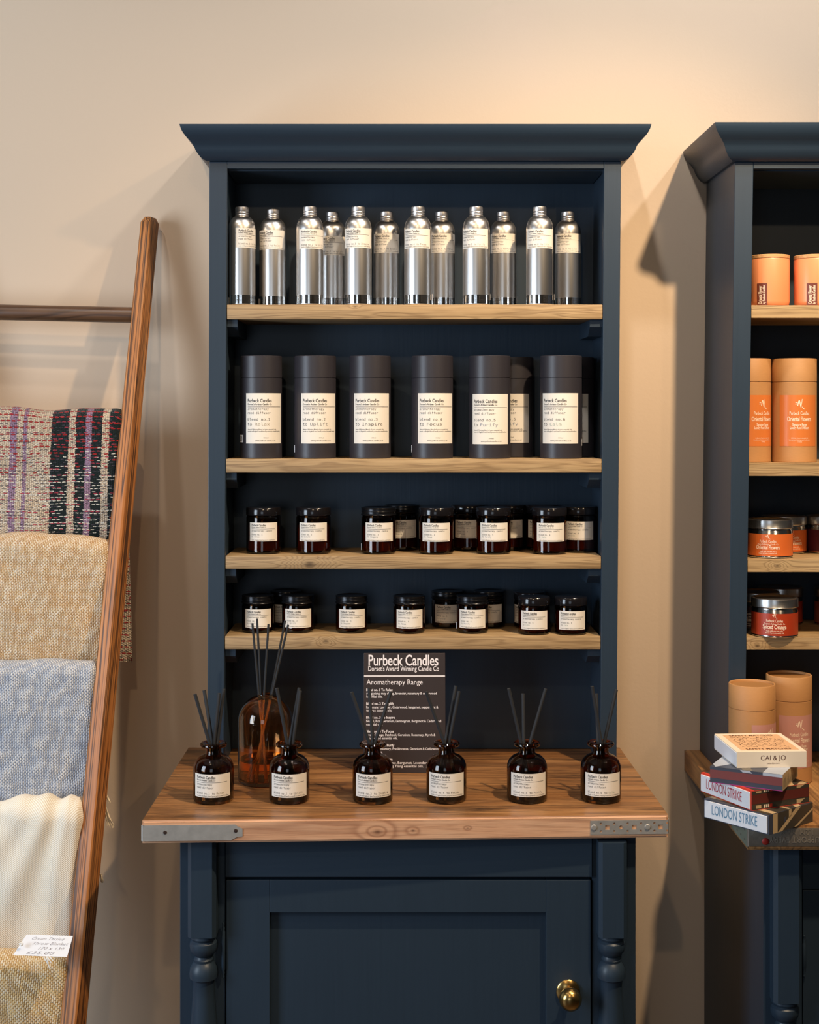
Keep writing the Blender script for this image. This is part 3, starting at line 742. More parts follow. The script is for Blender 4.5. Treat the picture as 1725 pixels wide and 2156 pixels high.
# --- aluminium refill bottles
def alu_body(b):
    lathe(b, [(0, .0), (.0265, 0), (.0288, .002), (.0288, .160), (.0284, .168), (.0268, .176), (.0236, .183), (.0190, .188), (.0142, .1905), (.0118, .1925), (.0118, .209), (0, .209)], 48)
def alu_cap(b):
    lathe(b, [(0, .1915), (.0138, .1915), (.0146, .1925), (.0142, .1940), (.0137, .1950), (.0144, .1975), (.0137, .2000), (.0143, .2015), (.0143, .2090), (.0134, .2104), (0, .2104)], 40)
def foil(b):
    arc_strip(b, .02895, -2.2, 2.2, .003, .0215, n=40)
def foil_text(b):
    mp = cyl_map(.0291, 0, 0)
    for r in range(6):
        put_text(b, 'warning keep away from children do not ingest', -.024 + (r % 2) * .001, .0185 - r * .0026, .0021, mp, None, width=.021, res=1)
        put_text(b, 'highly flammable liquid causes irritation', .004, .0185 - r * .0026, .0021, mp, None, width=.020, res=1)
A = [  # cx, Yc, blend, label angle (as seen), label centre drop below bottle top (m), row
    (509.5, .045, 1, 43, .068, 'front'), (574.4, .080, 1, -10, .068, 'back'),
    (652.4, .040, 2, 20, .071, 'front'), (700.0, .120, 2, 0, .076, 'back'),
    (754.2, .040, 3, -2, .069, 'front'), (814.0, .115, 3, 0, .071, 'back'),
    (880.0, .040, 4, -6, .070, 'front'), (930.4, .115, 4, 10, .071, 'back'),
    (1003.0, .040, 5, -10, .070, 'front'), (1059.8, .115, 5, 0, .071, 'back'),
    (1136.6, .040, 6, 3, .070, 'front'), (1196.0, .115, 6, 3, .071, 'back')]
for i, (cx, Y, n, ang, drop, row) in enumerate(A):
    X = wx(cx, Y)
    lab = ['aluminium bottle at the left end of the top shelf, partly in the stile shadow', 'aluminium bottle reading blend no.1 with its whole label showing, second from the left'][i] if i < 2 else         'aluminium bottle reading blend no.%d on the top shelf, %s one of two' % (n, {'front': 'front brighter', 'back': 'back dimmer'}[row])
    r = empty('aluminium_bottle', (X, Y, SZ[1] + .0004), lab, 'bottle', 'aluminium refill bottles on the top shelf')
    shared('alub', 'bottle_body', alu_body, M_ALU, r, 35)
    shared('aluc', 'screw_cap', alu_cap, M_CAP, r, 30)
    cyl_label(r, .0288, app_angle(ang, X), .2104 - drop, .070, .0415, n, 'diffuser', 'alu')
    fo = shared('foil', 'foil_label', foil, M_FOIL, r); shared('foilt', 'printed_text', foil_text, M_INK, fo)
    fo.rotation_euler = (0, 0, app_angle(ang * .3 + 6, X))
    if i in (0, 1): sticker(r, .0288, .010, radians(-72 if i == 0 else -80), .012, .014, out=.001)
    if i in (6, 8, 9, 10): sticker(r, .0288, .018, radians(86), .010, .013, out=.002)

# --- black card tubes
TR, TH = .0445, .2185
def tube_body(b): lathe(b, [(0, 0), (TR - .001, 0), (TR, .001), (TR, .1705), (TR - .0012, .1712), (TR - .0012, .1722), (0, .1722)], 56)
def tube_lid(b): lathe(b, [(0, .1720), (TR, .1720), (TR, TH - .001), (TR - .001, TH), (TR - .0022, TH), (TR - .0024, TH - .003), (0, TH - .003)], 56)
def tube_text(b, n):
    W, H = .088, .1065; mp = cyl_map(TR + .00042, 0, 0)
    x = -W / 2 + .0045; nm = NAMES[n]
    y = hdr(b, mp, x, H / 2 - .010, .054, W / 2 - .003)
    put_text(b, 'aromatherapy', x, y - .0065, .0070, mp, F_MONO, width=.047)
    put_text(b, 'reed diffuser', x, y - .0150, .0070, mp, F_MONO, width=.051)
    put_text(b, 'blend no.%d' % n, x, y - .0290, .0080, mp, F_MONO, width=.050)
    put_text(b, 'to', x, y - .0395, .0092, mp, F_MONO, width=.010)
    put_text(b, nm, x + .017, y - .0395, .0092, mp, F_MONO, width=.0064 * len(nm), mi=1)
    put_text(b, 'Award Winning Blend of pure essential oils,', x, y - .0490, .0030, mp, None, width=.066, bold=.01, res=1)
    put_text(b, 'made in England and hand poured in small batches', x, y - .0530, .0030, mp, None, width=.078, bold=.01, res=1)
    put_text(b, '100ml', x + .036, y - .0665, .0030, mp, None, width=.010, res=1)
    put_text(b, 'www.purbeck-candles.co.uk', x + .018, y - .0727, .0036, mp, None, width=.046, res=1)
T = [(550.2, .060, 1, 11, 'front', .2185), (664.0, .060, 2, 15, 'front', .2185), (779.5, .060, 3, 7, 'front', .2185), (910.5, .057, 4, 14, 'front', .2185),
     (1031.5, .055, 5, 2.5, 'front', .2185), (1081.0, .139, 5, -7, 'back', .2185), (1181.5, .051, 6, -2.5, 'front', .2185), (1209.0, .139, 6, -13, 'back', .2185)]
for i, (cx, Y, n, ang, row, _) in enumerate(T):
    X = wx(cx, Y)
    lab = 'tall matt black card tube reading blend no.%d' % n
    lab += {'front': ', front row of the second shelf', 'back': ', tucked behind its front twin'}[row] if n >= 5 else ', standing alone on the second shelf'
    r = empty('card_tube', (X, Y, SZ[2] + .0004), lab, 'tube box', 'black card tubes on the second shelf')
    shared('tubeb', 'tube_body', tube_body, M_BLACKCARD, r, 35); shared('tubel', 'lid', tube_lid, M_BLACKCARD, r, 35)
    W, H = .088, .1065
    t0 = W / (2 * TR)
    zl = .085 if i not in (4,) else .0835
    l = shared('tubelab', 'label', lambda b: arc_strip(b, TR + .00025, -t0, t0, -H / 2, H / 2, 36), M_LABEL, r)
    l.rotation_euler = (0, 0, app_angle(ang, X)); l.location = (0, 0, zl)
    shared(('tubetxt', n), 'printed_text', lambda b: tube_text(b, n), [M_INK, INKS[NAMES[n]]], l)
    if i == 0: sticker(r, TR, .042, app_angle(-75, X), .026, .016, '£25.00', out=.0006)
    if i in (1, 3, 6): sticker(r, TR, .020 if i != 6 else .034, radians({1: -80, 3: -86, 6: 80}[i]), .012, .015)
    if i == 2: sticker(r, TR, .034, radians(-94), .012, .028, out=.003)

# --- amber candle jars
def jar_glass(b, R, H):
    t = .0022; zl = H - .016
    lathe(b, [(0, .0008), (R * .8, .0008), (R - .003, 0), (R, .0035), (R, zl - .006), (R - .0015, zl - .002), (R - .003, zl), (R - .003, H - .003),
              (R - .0055, H - .003), (R - .0055, zl - .001), (R - t - .001, zl - .007), (R - t, zl - .012), (R - t, .008), (R - t - .003, .005), (0, .0045)], 48)
def jar_wax(b, R, H):
    zl = H * .60
    lathe(b, [(0, .0056), (R - .006, .0056), (R - .0030, .0088), (R - .0030, zl), (0, zl)], 40)
def lid_tall(b, R, H):
    z0 = H - .0165
    lathe(b, [(R - .0022, z0), (R + .0004, z0), (R + .0006, z0 + .001), (R + .0006, H - .002), (R - .0008, H), (R * .8, H + .0002), (0, H)], 56)
def lid_metal(b, R, H):
    z0 = H - .0165
    lathe(b, [(R - .0022, z0), (R + .0008, z0), (R + .0012, z0 + .0012), (R + .0006, z0 + .0026), (R - .0006, z0 + .0036), (R - .0006, z0 + .0060), (R + .0004, z0 + .0072), (R + .0004, z0 + .0086),
              (R - .0002, z0 + .0096), (R - .0002, H - .003), (R + .0006, H - .0020), (R + .0002, H - .0006), (R - .002, H), (R - .005, H - .0012), (0, H - .0012)], 56)
def jar(name, cx, Y, z, R, H, n, lid, ang, label, group, zoff, LW, LH, key, st=None):
    X = wx(cx, Y)
    r = empty(name, (X, Y, z + .0004), label, 'candle jar', group)
    shared((key, 'g'), 'glass_jar', lambda b: jar_glass(b, R, H), M_AMBER, r, 35)
    shared((key, 'w'), 'wax', lambda b: jar_wax(b, R, H), M_WAX, r, 35)
    shared((key, lid), 'lid', (lambda b: lid_tall(b, R, H)) if lid == 'tall' else (lambda b: lid_metal(b, R, H)), M_BAKE if lid == 'tall' else M_BLKMET, r, 35)
    cyl_label(r, R, app_angle(ang, X), zoff, LW, LH, n, 'candle', key)
    if st is not None: sticker(r, R, .014, radians(st), .010, .014)
    return r
G3 = 'large amber candle jars on the third shelf'
J3 = [  # cx, Y, blend, lid, angle, label text, sticker
    (555.4, .070, 1, 'tall', -1, 'leftmost tall amber glass candle jar on the third shelf, glossy black lid', None),
    (660.5, .068, 2, 'tall', -2, 'tall amber glass candle jar reading blend no. 2 on the third shelf, glossy black lid', None),
    (797.5, .066, 3, 'metal', 3, 'front tall amber candle jar reading blend no. 3, ridged black metal lid', -84),
    (845.5, .145, 3, 'metal', 8, 'tall amber candle jar with metal lid half hidden behind the front blend no. 3 jar', None),
    (919.0, .062, 4, 'tall', -1, 'front tall amber candle jar reading blend no. 4, glossy black lid', None),
    (986.0, .146, 4, 'tall', 2, 'tall amber jar in the back row between the front blend 4 and 5 jars', None),
    (1039.2, .064, 5, 'tall', 3, 'front tall amber candle jar reading blend no. 5, glossy black lid', None),
    (1069.5, .147, 5, 'tall', 8, 'tall amber candle jar mostly hidden behind the front blend no. 5 jar', None),
    (1140.5, .146, 6, 'tall', 0, 'tall amber candle jar mostly hidden behind the front blend no. 6 jar', None),
    (1157.0, .060, 6, 'tall', 6, 'front tall amber candle jar reading blend no. 6, glossy black lid', None),
    (1219.5, .100, 6, 'tall', 3, 'rightmost tall amber candle jar on the third shelf, set back by the side panel', None)]
for (cx, Y, n, lid, ang, lab, st) in J3:
    jar('candle_jar', cx, Y, SZ[3], .0372, .0985, n, lid, ang, lab, G3, .0475, .066, .0395, 'j3', st)
G4 = 'small amber candle jars on the fourth shelf'
J4 = [
    (543.2, .070, 2, 'metal', 1, 'leftmost short amber candle jar on the fourth shelf, behind the tall reeds', None),
    (602.5, .146, 2, 'metal', -4, 'short amber candle jar in shadow behind the two leftmost jars of the fourth shelf', None),
    (627.2, .072, 2, 'metal', 2, 'short amber candle jar, second front one from the left, label crossed by reed tips', None),
    (740.6, .068, 3, 'metal', 2, 'short amber candle jar reading blend no. 3, standing alone on the fourth shelf', None),
    (861.8, .062, 4, 'metal', 2, 'short amber candle jar reading blend no. 4 on the fourth shelf', None),
    (941.5, .142, 5, 'metal', 4, 'short amber candle jar set back left of the front blend no. 5 jar', -86),
    (995.0, .064, 5, 'metal', 0, 'front short amber candle jar of the cluster of three reading blend no. 5', -86),
    (1029.5, .146, 5, 'metal', 2, 'short amber candle jar set back right of the front blend no. 5 jar', None),
    (1124.4, .045, 6, 'tall', 2, 'short amber candle jar with glossy lid, left of the front blend 6 pair', None),
    (1115.5, .130, 6, 'tall', -20, 'short amber candle jar behind the left blend 6 jar, only a sliver showing', None),
    (1202.2, .042, 6, 'tall', 8, 'rightmost short amber candle jar on the fourth shelf, glossy black lid', None)]
for (cx, Y, n, lid, ang, lab, st) in J4:
    jar('candle_jar', cx, Y, SZ[4], .0341, .0785, n, lid, ang, lab, G4, .0315, .0635, .0395, 'j4', st)

# --- reed diffuser bottles on the counter
def diff_glass(b):
    lathe(b, [(0, .0010), (.030, .0010), (.0365, 0), (.0392, .004), (.0393, .062), (.0385, .069), (.0350, .0775), (.0280, .0845), (.0205, .0880), (.0165, .0900), (.0153, .0935), (.0153, .1030),
              (.0240, .1045), (.0262, .1075), (.0258, .1100), (.0235, .1122), (.0150, .1122), (.0122, .1105), (.0122, .0925), (.0140, .0885), (.0190, .0850), (.0260, .0815), (.0325, .0750), (.0362, .067), (.0368, .060), (.0368, .008), (.033, .0055), (0, .005)], 56)
def diff_liquid(b): lathe(b, [(0, .0060), (.0325, .0062), (.0362, .009), (.0362, .048), (0, .048)], 40)
D = [  # cx, tips (x,y), mouths x
    (449.7, 1, -4, [(410.6, 1462), (430, 1453.6), (462, 1460), (471.5, 1451)], [441, 447, 451, 458]),
    (609.3, 2, 0, [(583, 1449.4), (630.4, 1448.6), (632.5, 1455)], [605, 611, 617]),
    (785.0, 3, 3, [(740.5, 1458), (777.3, 1449), (823, 1457)], [778, 785, 790]),
    (940.2, 4, 0, [(897.5, 1456.7), (960, 1444.4), (967, 1456.4)], [935.5, 938.5, 946]),
    (1110.0, 5, 6, [(1071.5, 1450), (1101.6, 1460.6), (1149.3, 1450.6)], [1097, 1103, 1117]),
    (1265.2, 6, 9, [(1247, 1445.5), (1256, 1460.6), (1298, 1452.5)], [1266, 1259, 1273])]
DW = ['leftmost amber reed diffuser bottle on the worktop, four black reeds', 'amber reed diffuser bottle in front of the domed glass diffuser, reading blend no.2', 'amber reed diffuser bottle reading blend no.3, covering the sign left edge',
      'amber reed diffuser bottle reading blend no.4, covering the sign right edge', 'amber reed diffuser bottle reading blend no.5, second from the right on the worktop', 'rightmost amber reed diffuser bottle on the worktop, reading blend no.6']
for i, (cx, n, ang, tips, mouths) in enumerate(D):
    Y = -.229 + (.004 if i > 2 else -.001)
    X = wx(cx, Y)
    r = empty('reed_diffuser', (X, Y, CZ + .0004), DW[i], 'reed diffuser', 'small amber reed diffusers on the worktop')
    shared('dg', 'glass_bottle', diff_glass, M_AMBER, r, 35)
    shared('dl', 'liquid', diff_liquid, M_DARKOIL, r, 35)
    cyl_label(r, .0393, app_angle(ang, X), .0368, .0785, .0445, n, 'diffuser', 'dif')
    for k, ((tx, ty), mx_) in enumerate(zip(tips, mouths)):
        dy = [-.006, .006, 0, .004][k]
        Yt = Y + dy * 3; Ym = Y + dy
        pt = Vector((wx(tx, Yt) - X, Yt - Y, wz(ty, Yt) - CZ)); pm = Vector((wx(mx_, Ym) - X, Ym - Y, .1122))
        d = (pt - pm).normalized()
        t = (pm.z - .012) / d.z
        # the part inside the bottle stops at the floor or the wall of the glass
        e = pm - d * t
        lim = .030
        rr = sqrt(e.x ** 2 + e.y ** 2)
        if rr > lim:
            lo_, hi_ = 0, t
            for _ in range(30):
                m_ = (lo_ + hi_) / 2; q = pm - d * m_
                if sqrt(q.x ** 2 + q.y ** 2) > lim: hi_ = m_
                else: lo_ = m_
            e = pm - d * lo_
        bm = bmesh.new(); tube(bm, e, pt, .0033, .0033, 12); mk('reed', bm, M_REED, r, smooth=40)

# --- large domed diffuser
Yd = -.089; Xd = wx(558.5, Yd); Rd = .0556
r = empty('reed_diffuser', (Xd, Yd, CZ + .0004), 'large domed clear amber glass diffuser with thin black reeds, behind the bottles', 'reed diffuser')
bm = bmesh.new()
zs = .124; tt = .0022
prof = [(0, .002), (.045, .002), (Rd - .004, 0), (Rd, .005), (Rd, zs)]
for k in range(1, 15):
    a = (pi / 2) * k / 15; rr = Rd * cos(a)
    if rr < .017: break
    prof.append((rr, zs + (Rd - .002) * sin(a)))
zt_ = prof[-1][1]
prof += [(.0160, zt_ + .0010), (.0158, zt_ + .0034), (.0140, zt_ + .0034), (.0138, zt_ - .001)]
for k in range(13, 0, -1):
    a = (pi / 2) * k / 15; rr = (Rd - tt) * cos(a)
    if rr < .0155: continue
    prof.append((rr, zs + (Rd - .002 - tt) * sin(a)))
prof += [(Rd - tt, zs), (Rd - tt, .012), (Rd - .006, .0075), (0, .0065)]
lathe(bm, prof, 72); mk('glass_dome', bm, M_AMBERL, r, smooth=50)
bm = bmesh.new(); lathe(bm, [(0, .0075), (Rd - .0065, .0085), (Rd - tt - .0006, .0125), (Rd - tt - .0006, .047), (0, .047)], 64); mk('fragrance_oil', bm, M_OIL, r, smooth=40)
for (tx, ty, mx_, dy) in ((531.6, 1311, 545.5, -.004), (541.4, 1305, 549.5, .004), (565.5, 1313.6, 556.5, -.002), (600.5, 1310, 570, .006), (607, 1314.5, 573, -.003)):
    pt = Vector((wx(tx, Yd + dy * 3) - Xd, dy * 3, wz(ty, Yd) - CZ)); pm = Vector((wx(mx_, Yd) - Xd, dy, zt_ + .003)); d = (pt - pm).normalized()
    e = pm - d * ((pm.z - .0085) / d.z)
    rr = sqrt(e.x ** 2 + e.y ** 2)
    bm = bmesh.new(); tube(bm, pm - d * .012, pt, .0023, .0023, 12); rd_ = mk('reed', bm, M_REED, r, smooth=40)
    bm = bmesh.new(); tube(bm, e, pm - d * .0125, .0023, .0023, 12); mk('reed_inside_glass', bm, M_REEDREFR, rd_, smooth=40)['label'] = 'reed end inside the dome, golden refraction painted into its colour'

# --- dark sign card behind the bottles
zs0 = CZ + .0006; Ys0 = -.024
sw, sh = .1715, .2475
sg = empty('sign_card', (wx(852, -.012), Ys0, zs0), 'dark brown card listing the aromatherapy range in white print, standing behind the bottles', 'sign')
tilt = math.atan2(.026, sh)
sg.rotation_euler = (-tilt, 0, 0)
bm = bmesh.new(); bx(bm, -sw / 2, sw / 2, 0, .003, 0, sh, .0004); panel = mk('card_panel', bm, M_SIGN, sg)
bm = bmesh.new()
vs = [bm.verts.new(p) for p in ((-.03, .0032, .12), (.03, .0032, .12), (.03, .062, .003), (-.03, .062, .003), (-.03, .0048, .1215), (.03, .0048, .1215), (.03, .0636, .0045), (-.03, .0636, .0045))]
for q in ((0, 1, 2, 3), (7, 6, 5, 4), (0, 4, 5, 1), (3, 2, 6, 7), (0, 3, 7, 4), (1, 5, 6, 2)): bm.faces.new([vs[i] for i in q])
bmesh.ops.recalc_face_normals(bm, faces=bm.faces)
mk('stand_strut', bm, M_SIGN, sg)
bm = bmesh.new(); mp = lambda u, v: (u, -.0003, v)
L = -sw / 2
def Y_(py): return sh - (py - 1374) / 1000 * .99
put_text(bm, BRAND, L + .010, Y_(1400), .0245, mp, None, width=.147, bold=.016, res=4)
put_text(bm, "Dorset's Award Winning Candle Co", L + .0095, Y_(1411.5), .0110, mp, None, width=.149, bold=.010, res=3)
put_rect(bm, L + .0005, -L - .0005, Y_(1423.4), Y_(1420.8), mp)
put_text(bm, 'Aromatherapy Range', L + .006, Y_(1440), .0118, mp, F_SANS, width=.118, res=3)
BL = [('Blend no. 1 To Relax', 'ylang ylang, may chang, lavender, rosemary & cedarwood', 'essential oils.'),
      ('Blend no. 2 To Uplift', 'Rosemary, Lavender, Cedarwood, bergamot, peppermint &', 'tea tree essential oils.'),
      ('Blend no. 3 To Inspire', 'Neroli, Rose Geranium, Lemongrass, Bergamot & Cedarwood', 'essential oils.'),
      ('Blend no. 4 To Focus', 'Sweet Orange, Patchouli, Geranium, Rosemary, Myrrh &', 'Sandalwood essential oils.'),
      ('Blend no. 5 To Purify', 'Lavender, Rosemary, Frankincense, Geranium & Cedarwood', 'essential oils.'),
      ('Blend no. 6 To Calm', 'Cedarwood, Vetiver, Bergamot, Lavender,', 'Geranium & Ylang Ylang essential oils.')]
WD = [(.0555, .148, .034), (.0575, .151, .054), (.0600, .157, .034), (.0575, .145, .066), (.0590, .154, .034), (.0550, .128, .120)]
for k, (a, b_, c_) in enumerate(BL):
    y0 = 1453.5 + k * 28.9
    put_text(bm, a, L + .0055, Y_(y0), .0056, mp, None, width=WD[k][0], bold=.025, res=2)
    put_text(bm, b_, L + .0055, Y_(y0 + 7.3), .0056, mp, None, width=WD[k][1], bold=.012, res=2)
    put_text(bm, c_, L + .0055, Y_(y0 + 14.2), .0056, mp, None, width=WD[k][2], bold=.012, res=2)
mk('printed_text', bm, M_WHITE, panel)

# ================================================================== goods in the right cabinet
def emblem(bm, mp, x, y, s, mi=0):
    """little brushed flame-like monogram"""
    def stroke(pts, w):
        for (a, b) in zip(pts[:-1], pts[1:]):
            dx, dy = b[0] - a[0], b[1] - a[1]; l = sqrt(dx * dx + dy * dy) or 1; nx, ny = -dy / l * w / 2, dx / l * w / 2
            vs = [bm.verts.new(mp(x + s * (p[0] + q * nx), y + s * (p[1] + q * ny))) for p, q in ((a, -1), (b, -1), (b, 1), (a, 1))]
            bm.faces.new(vs).material_index = mi
    stroke([(-.5, .15), (-.28, .22)], .07); stroke([(-.5, -.02), (-.28, .05)], .07); stroke([(-.25, -.2), (-.15, .3), (-.05, .45)], .10)
    stroke([(-.05, .45), (.02, .1), (.12, -.35)], .10); stroke([(.12, -.35), (.2, .1), (.28, .6)], .06); stroke([(.25, -.3), (.55, -.6)], .07)

# orange candle glasses, shelf 1
for i, (cx, la) in enumerate(((1620.0, -20), (1715.0, -6))):
    Y = -.018; X = wx(cx, Y)
    r = empty('lidded_candle', (X, Y, SZR[1] + .0004), ['left orange candle glass with pale wooden lid on the top right shelf', 'right orange candle glass with wooden lid, cut by the photo edge'][i], 'candle', 'orange candles with wooden lids')
    def cup(b): lathe(b, [(0, 0), (.037, 0), (.0402, .003), (.0415, .010), (.0418, .096), (.0410, .0985), (0, .0985)], 56)
    shared('cup', 'candle_glass', cup, M_ORANGECUP, r, 40)
    shared('cuplid', 'wooden_lid', lambda b: lathe(b, [(0, .0988), (.0412, .0988), (.0418, .0995), (.0418, .1055), (.0408, .1065), (0, .1065)], 56), M_WOODLID, r, 35)
    W, H = .0215, .046
    l = shared('cuplab', 'label', lambda b: arc_strip(b, .04215, -W / 2 / .0418, W / 2 / .0418, -H / 2, H / 2, 10), M_BROWNL, r)
    l.rotation_euler = (0, 0, app_angle(la, X)); l.location = (0, 0, .0235)
    def tx(b):
        mp = cyl_map(.0424, 0, 0)
        put_text(b, 'Oriental Flower', -.0005, -.020, .0078, mp, None, width=.038, bold=.02, rot=pi / 2)
        put_text(b, 'by Purbeck Candles', .0068, -.020, .0060, mp, None, width=.038, bold=.02, rot=pi / 2)
    shared('cuptx', 'printed_text', tx, M_PRINT, l)

# kraft diffuser tubes, shelf 2, and two taller-standing ones on the counter
KR, KH = .0464, .2175
def k_body(b): lathe(b, [(0, 0), (KR - .001, 0), (KR, .001), (KR, .1675), (KR - .0014, .1682), (KR - .0014, .1694), (0, .1694)], 56)
def k_lid(b): lathe(b, [(0, .1692), (KR, .1692), (KR, KH - .0015), (KR - .001, KH), (KR - .0032, KH), (KR - .0040, KH - .0012), (KR - .0042, KH - .0045)], 64)
def k_lidtop(b): lathe(b, [(KR - .0042, KH - .0045), (0, KH - .0045)], 64)
def k_text(b, sub):
    mp = cyl_map(KR + .00045, 0, 0)
    emblem(b, mp, .0, .0345, .018)
    put_text(b, BRAND, 0, .0120, .0080, mp, None, width=.042, bold=.01, align='C')
    put_text(b, 'Oriental Flowers', 0, -.0010, .0105, mp, None, width=.052, bold=.018, align='C')
    put_text(b, 'Signature Range', 0, -.0110, .0062, mp, None, width=.031, bold=.018, align='C')
    put_text(b, 'Luxury Reed Diffuser', 0, -.0175, .0062, mp, None, width=.040, bold=.018, align='C')
    put_text(b, 'A blend of pure essential oils', 0, -.0375, .0030, mp, None, width=.036, align='C', res=1)
    put_text(b, 'blended and hand poured in Dorset', 0, -.0415, .0030, mp, None, width=.044, align='C', res=1)
    put_text(b, '100ml', 0, -.0455, .0030, mp, None, width=.008, align='C', res=1)
KT = [(1576.5, .022, SZR[2], 40, M_ORLAB, 'o', 'kraft card tube with orange label, half hidden behind the cabinet stile'),
      (1672.5, .018, SZR[2], 15, M_ORLAB, 'o', 'kraft card tube with orange label fully in view on the second right shelf'),
      (1766.0, .022, SZR[2], 0, M_ORLAB, 'o', 'kraft card tube just entering at the right photo edge'),
      (1584.0, -.121, CZR, 52, M_PINKL, 'p', 'kraft card tube on the worktop behind the matchboxes, left of the pair'),
      (1661.5, -.052, CZR, 28, M_PINKL, 'p', 'kraft card tube with pink label on the worktop, right of the pair')]
for i, (cx, Y, z, la, lm, sub, lab) in enumerate(KT):
    if i == 2: continue
    X = wx(cx, Y)
    r = empty('card_tube', (X, Y, z + .0004), lab, 'tube box', 'kraft diffuser tubes on the second right shelf' if i < 3 else 'kraft tubes on the right worktop')
    shared('kb', 'tube_body', k_body, M_KRAFT, r, 35); li = shared('kl', 'lid', k_lid, M_KRAFT, r, 35)
    shared('klt', 'recessed_disc', k_lidtop, M_KRAFTIN, li)
    if i == 3: r.scale = (1, 1, .975)
    W, H = .086, .107
    l = shared(('klab', sub), 'label', lambda b: arc_strip(b, KR + .00025, -W / 2 / KR, W / 2 / KR, -H / 2, H / 2, 30), lm, r)
    l.rotation_euler = (0, 0, app_angle(la, X)); l.location = (0, 0, .087)
    shared(('ktx', sub), 'printed_text', lambda b: k_text(b, sub), M_PRINT, l)

# candle tins, shelves 3 and 4
NR, NH = .0470, .0795
def tin_body(b): lathe(b, [(0, 0), (NR - .002, 0), (NR, .0012), (NR + .0004, .0025), (NR - .0004, .0040), (NR - .0004, .0550), (NR - .0018, .0570), (NR - .0018, .0600), (0, .0600)], 56)
def tin_lid(b): lathe(b, [(NR - .004, .0610), (NR + .0008, .0610), (NR + .0012, .0620), (NR + .0006, .0630), (NR + .0006, NH - .004), (NR + .0002, NH - .0012), (NR - .0015, NH), (NR - .0045, NH - .0006), (NR - .007, NH - .003), (0, NH - .003)], 64)
def tin_text(b, big):
    mp = cyl_map(NR + .0006, 0, 0)
    emblem(b, mp, 0, .018, .0095)
    put_text(b, BRAND, 0, .0055, .0062, mp, None, width=.034, bold=.01, align='C')
    put_text(b, "Dorset's Artisan Candle Co", 0, .0005, .0038, mp, None, width=.043, bold=.01, align='C', res=1)
    put_text(b, big, 0, -.0082, .0094, mp, None, width=.049, bold=.018, align='C')
    put_text(b, 'made with soy wax and a', 0, -.0138, .0035, mp, None, width=.034, bold=.01, align='C', res=1)
    put_text(b, 'blend of pure essential oils', 0, -.0180, .0035, mp, None, width=.038, bold=.01, align='C', res=1)
TN = [(1621.0, -.010, 3, M_ORANGE, 'o', 'Oriental Flowers', -4, 'front orange wrapped candle tin with silver lid on the third right shelf'),
      (1651.0, .086, 3, M_ORANGE, 'o', 'Oriental Flowers', 22, 'orange wrapped candle tin set back behind the front orange one'),
      (1746.0, .088, 3, M_PLUM, 'm', 'Oriental Flowers', 30, 'plum wrapped candle tin at the right photo edge'),
      (1631.6, -.037, 4, M_RUST, 's', 'Spiced Orange', 0, 'rust red candle tin at the shelf front, reading Spiced Orange'),
      (1594.0, .062, 4, M_BROWNW, 'b', 'Oriental Flowers', -30, 'dark brown candle tin in shadow beside the cabinet stile'),
      (1643.5, .138, 4, M_RUST, 's', 'Spiced Orange', 0, 'rust red candle tin hidden behind the one at the shelf front'),
      (1762.0, .118, 4, M_TERRA, 't', 'Oriental Flowers', 0, 'terracotta candle tin showing its left edge by the right photo edge')]
for (cx, Y, k, m_, mk_, big, la, lab) in TN:
    X = wx(cx, Y)
    r = empty('candle_tin', (X, Y, SZR[k] + .0004), lab, 'candle tin', 'candle tins on the right shelves')
    shared('tb', 'tin_body', tin_body, M_TINMET, r, 35); shared('tl', 'lid', tin_lid, M_TINLID, r, 35)
    l = shared(('tw', mk_), 'wrap_label', lambda b: arc_strip(b, NR + .0003, -pi, pi, .0050, .0505, 72), m_, r)
    def tt_(b):
        tin_text(b, big); bmesh.ops.translate(b, verts=b.verts, vec=(0, 0, .0275))
    t = shared(('tt', big), 'printed_text', tt_, M_PRINT, l)
    l.rotation_euler = (0, 0, app_angle(la, X))

# matchboxes
def mbox(key, label, fl, dx_, L1, L2, z0, h, build):
    """fl = front corner on the table, dx_ = unit vector of the right-hand face; local x along it, local y along the left-hand face"""
    a = atan2(dx_[1], dx_[0])
    r = empty('matchbox', (fl[0], fl[1], z0), label, 'matchbox', 'stack of large matchboxes on the right worktop', rz=a)
    build(r, L1, L2, h)
    return r
M_NAVY = plain('navy_print', lin(66, 70, 84), .4); M_MAROON = plain('maroon_striker', lin(120, 58, 56), .55); M_TAN = plain('tan_print', lin(196, 168, 128), .45)
M_DKOL = plain('dark_olive_print', lin(66, 60, 52), .4); M_RED = plain('red_print', lin(206, 62, 44), .45); M_DKRED = plain('dark_red_striker', lin(96, 36, 28), .6)
M_MAG = plain('magenta_edge', lin(170, 50, 130), .5); M_GREYB = plain('pale_grey_blue_print', lin(178, 184, 196), .45); M_PEACH = plain('peach_print', lin(226, 180, 138), .5)
M_TXR = plain('red_letter', lin(186, 60, 70), .5); M_TXB = plain('blue_letter', lin(96, 140, 170), .5); M_INKB = plain('brown_ink', lin(92, 58, 50), .5); M_OLIVE = plain('grey_olive_print', lin(110, 104, 96), .45)
def poly(bm, pts, mp, mi=0): bm.faces.new([bm.verts.new(mp(*p)) for p in pts]).material_index = mi

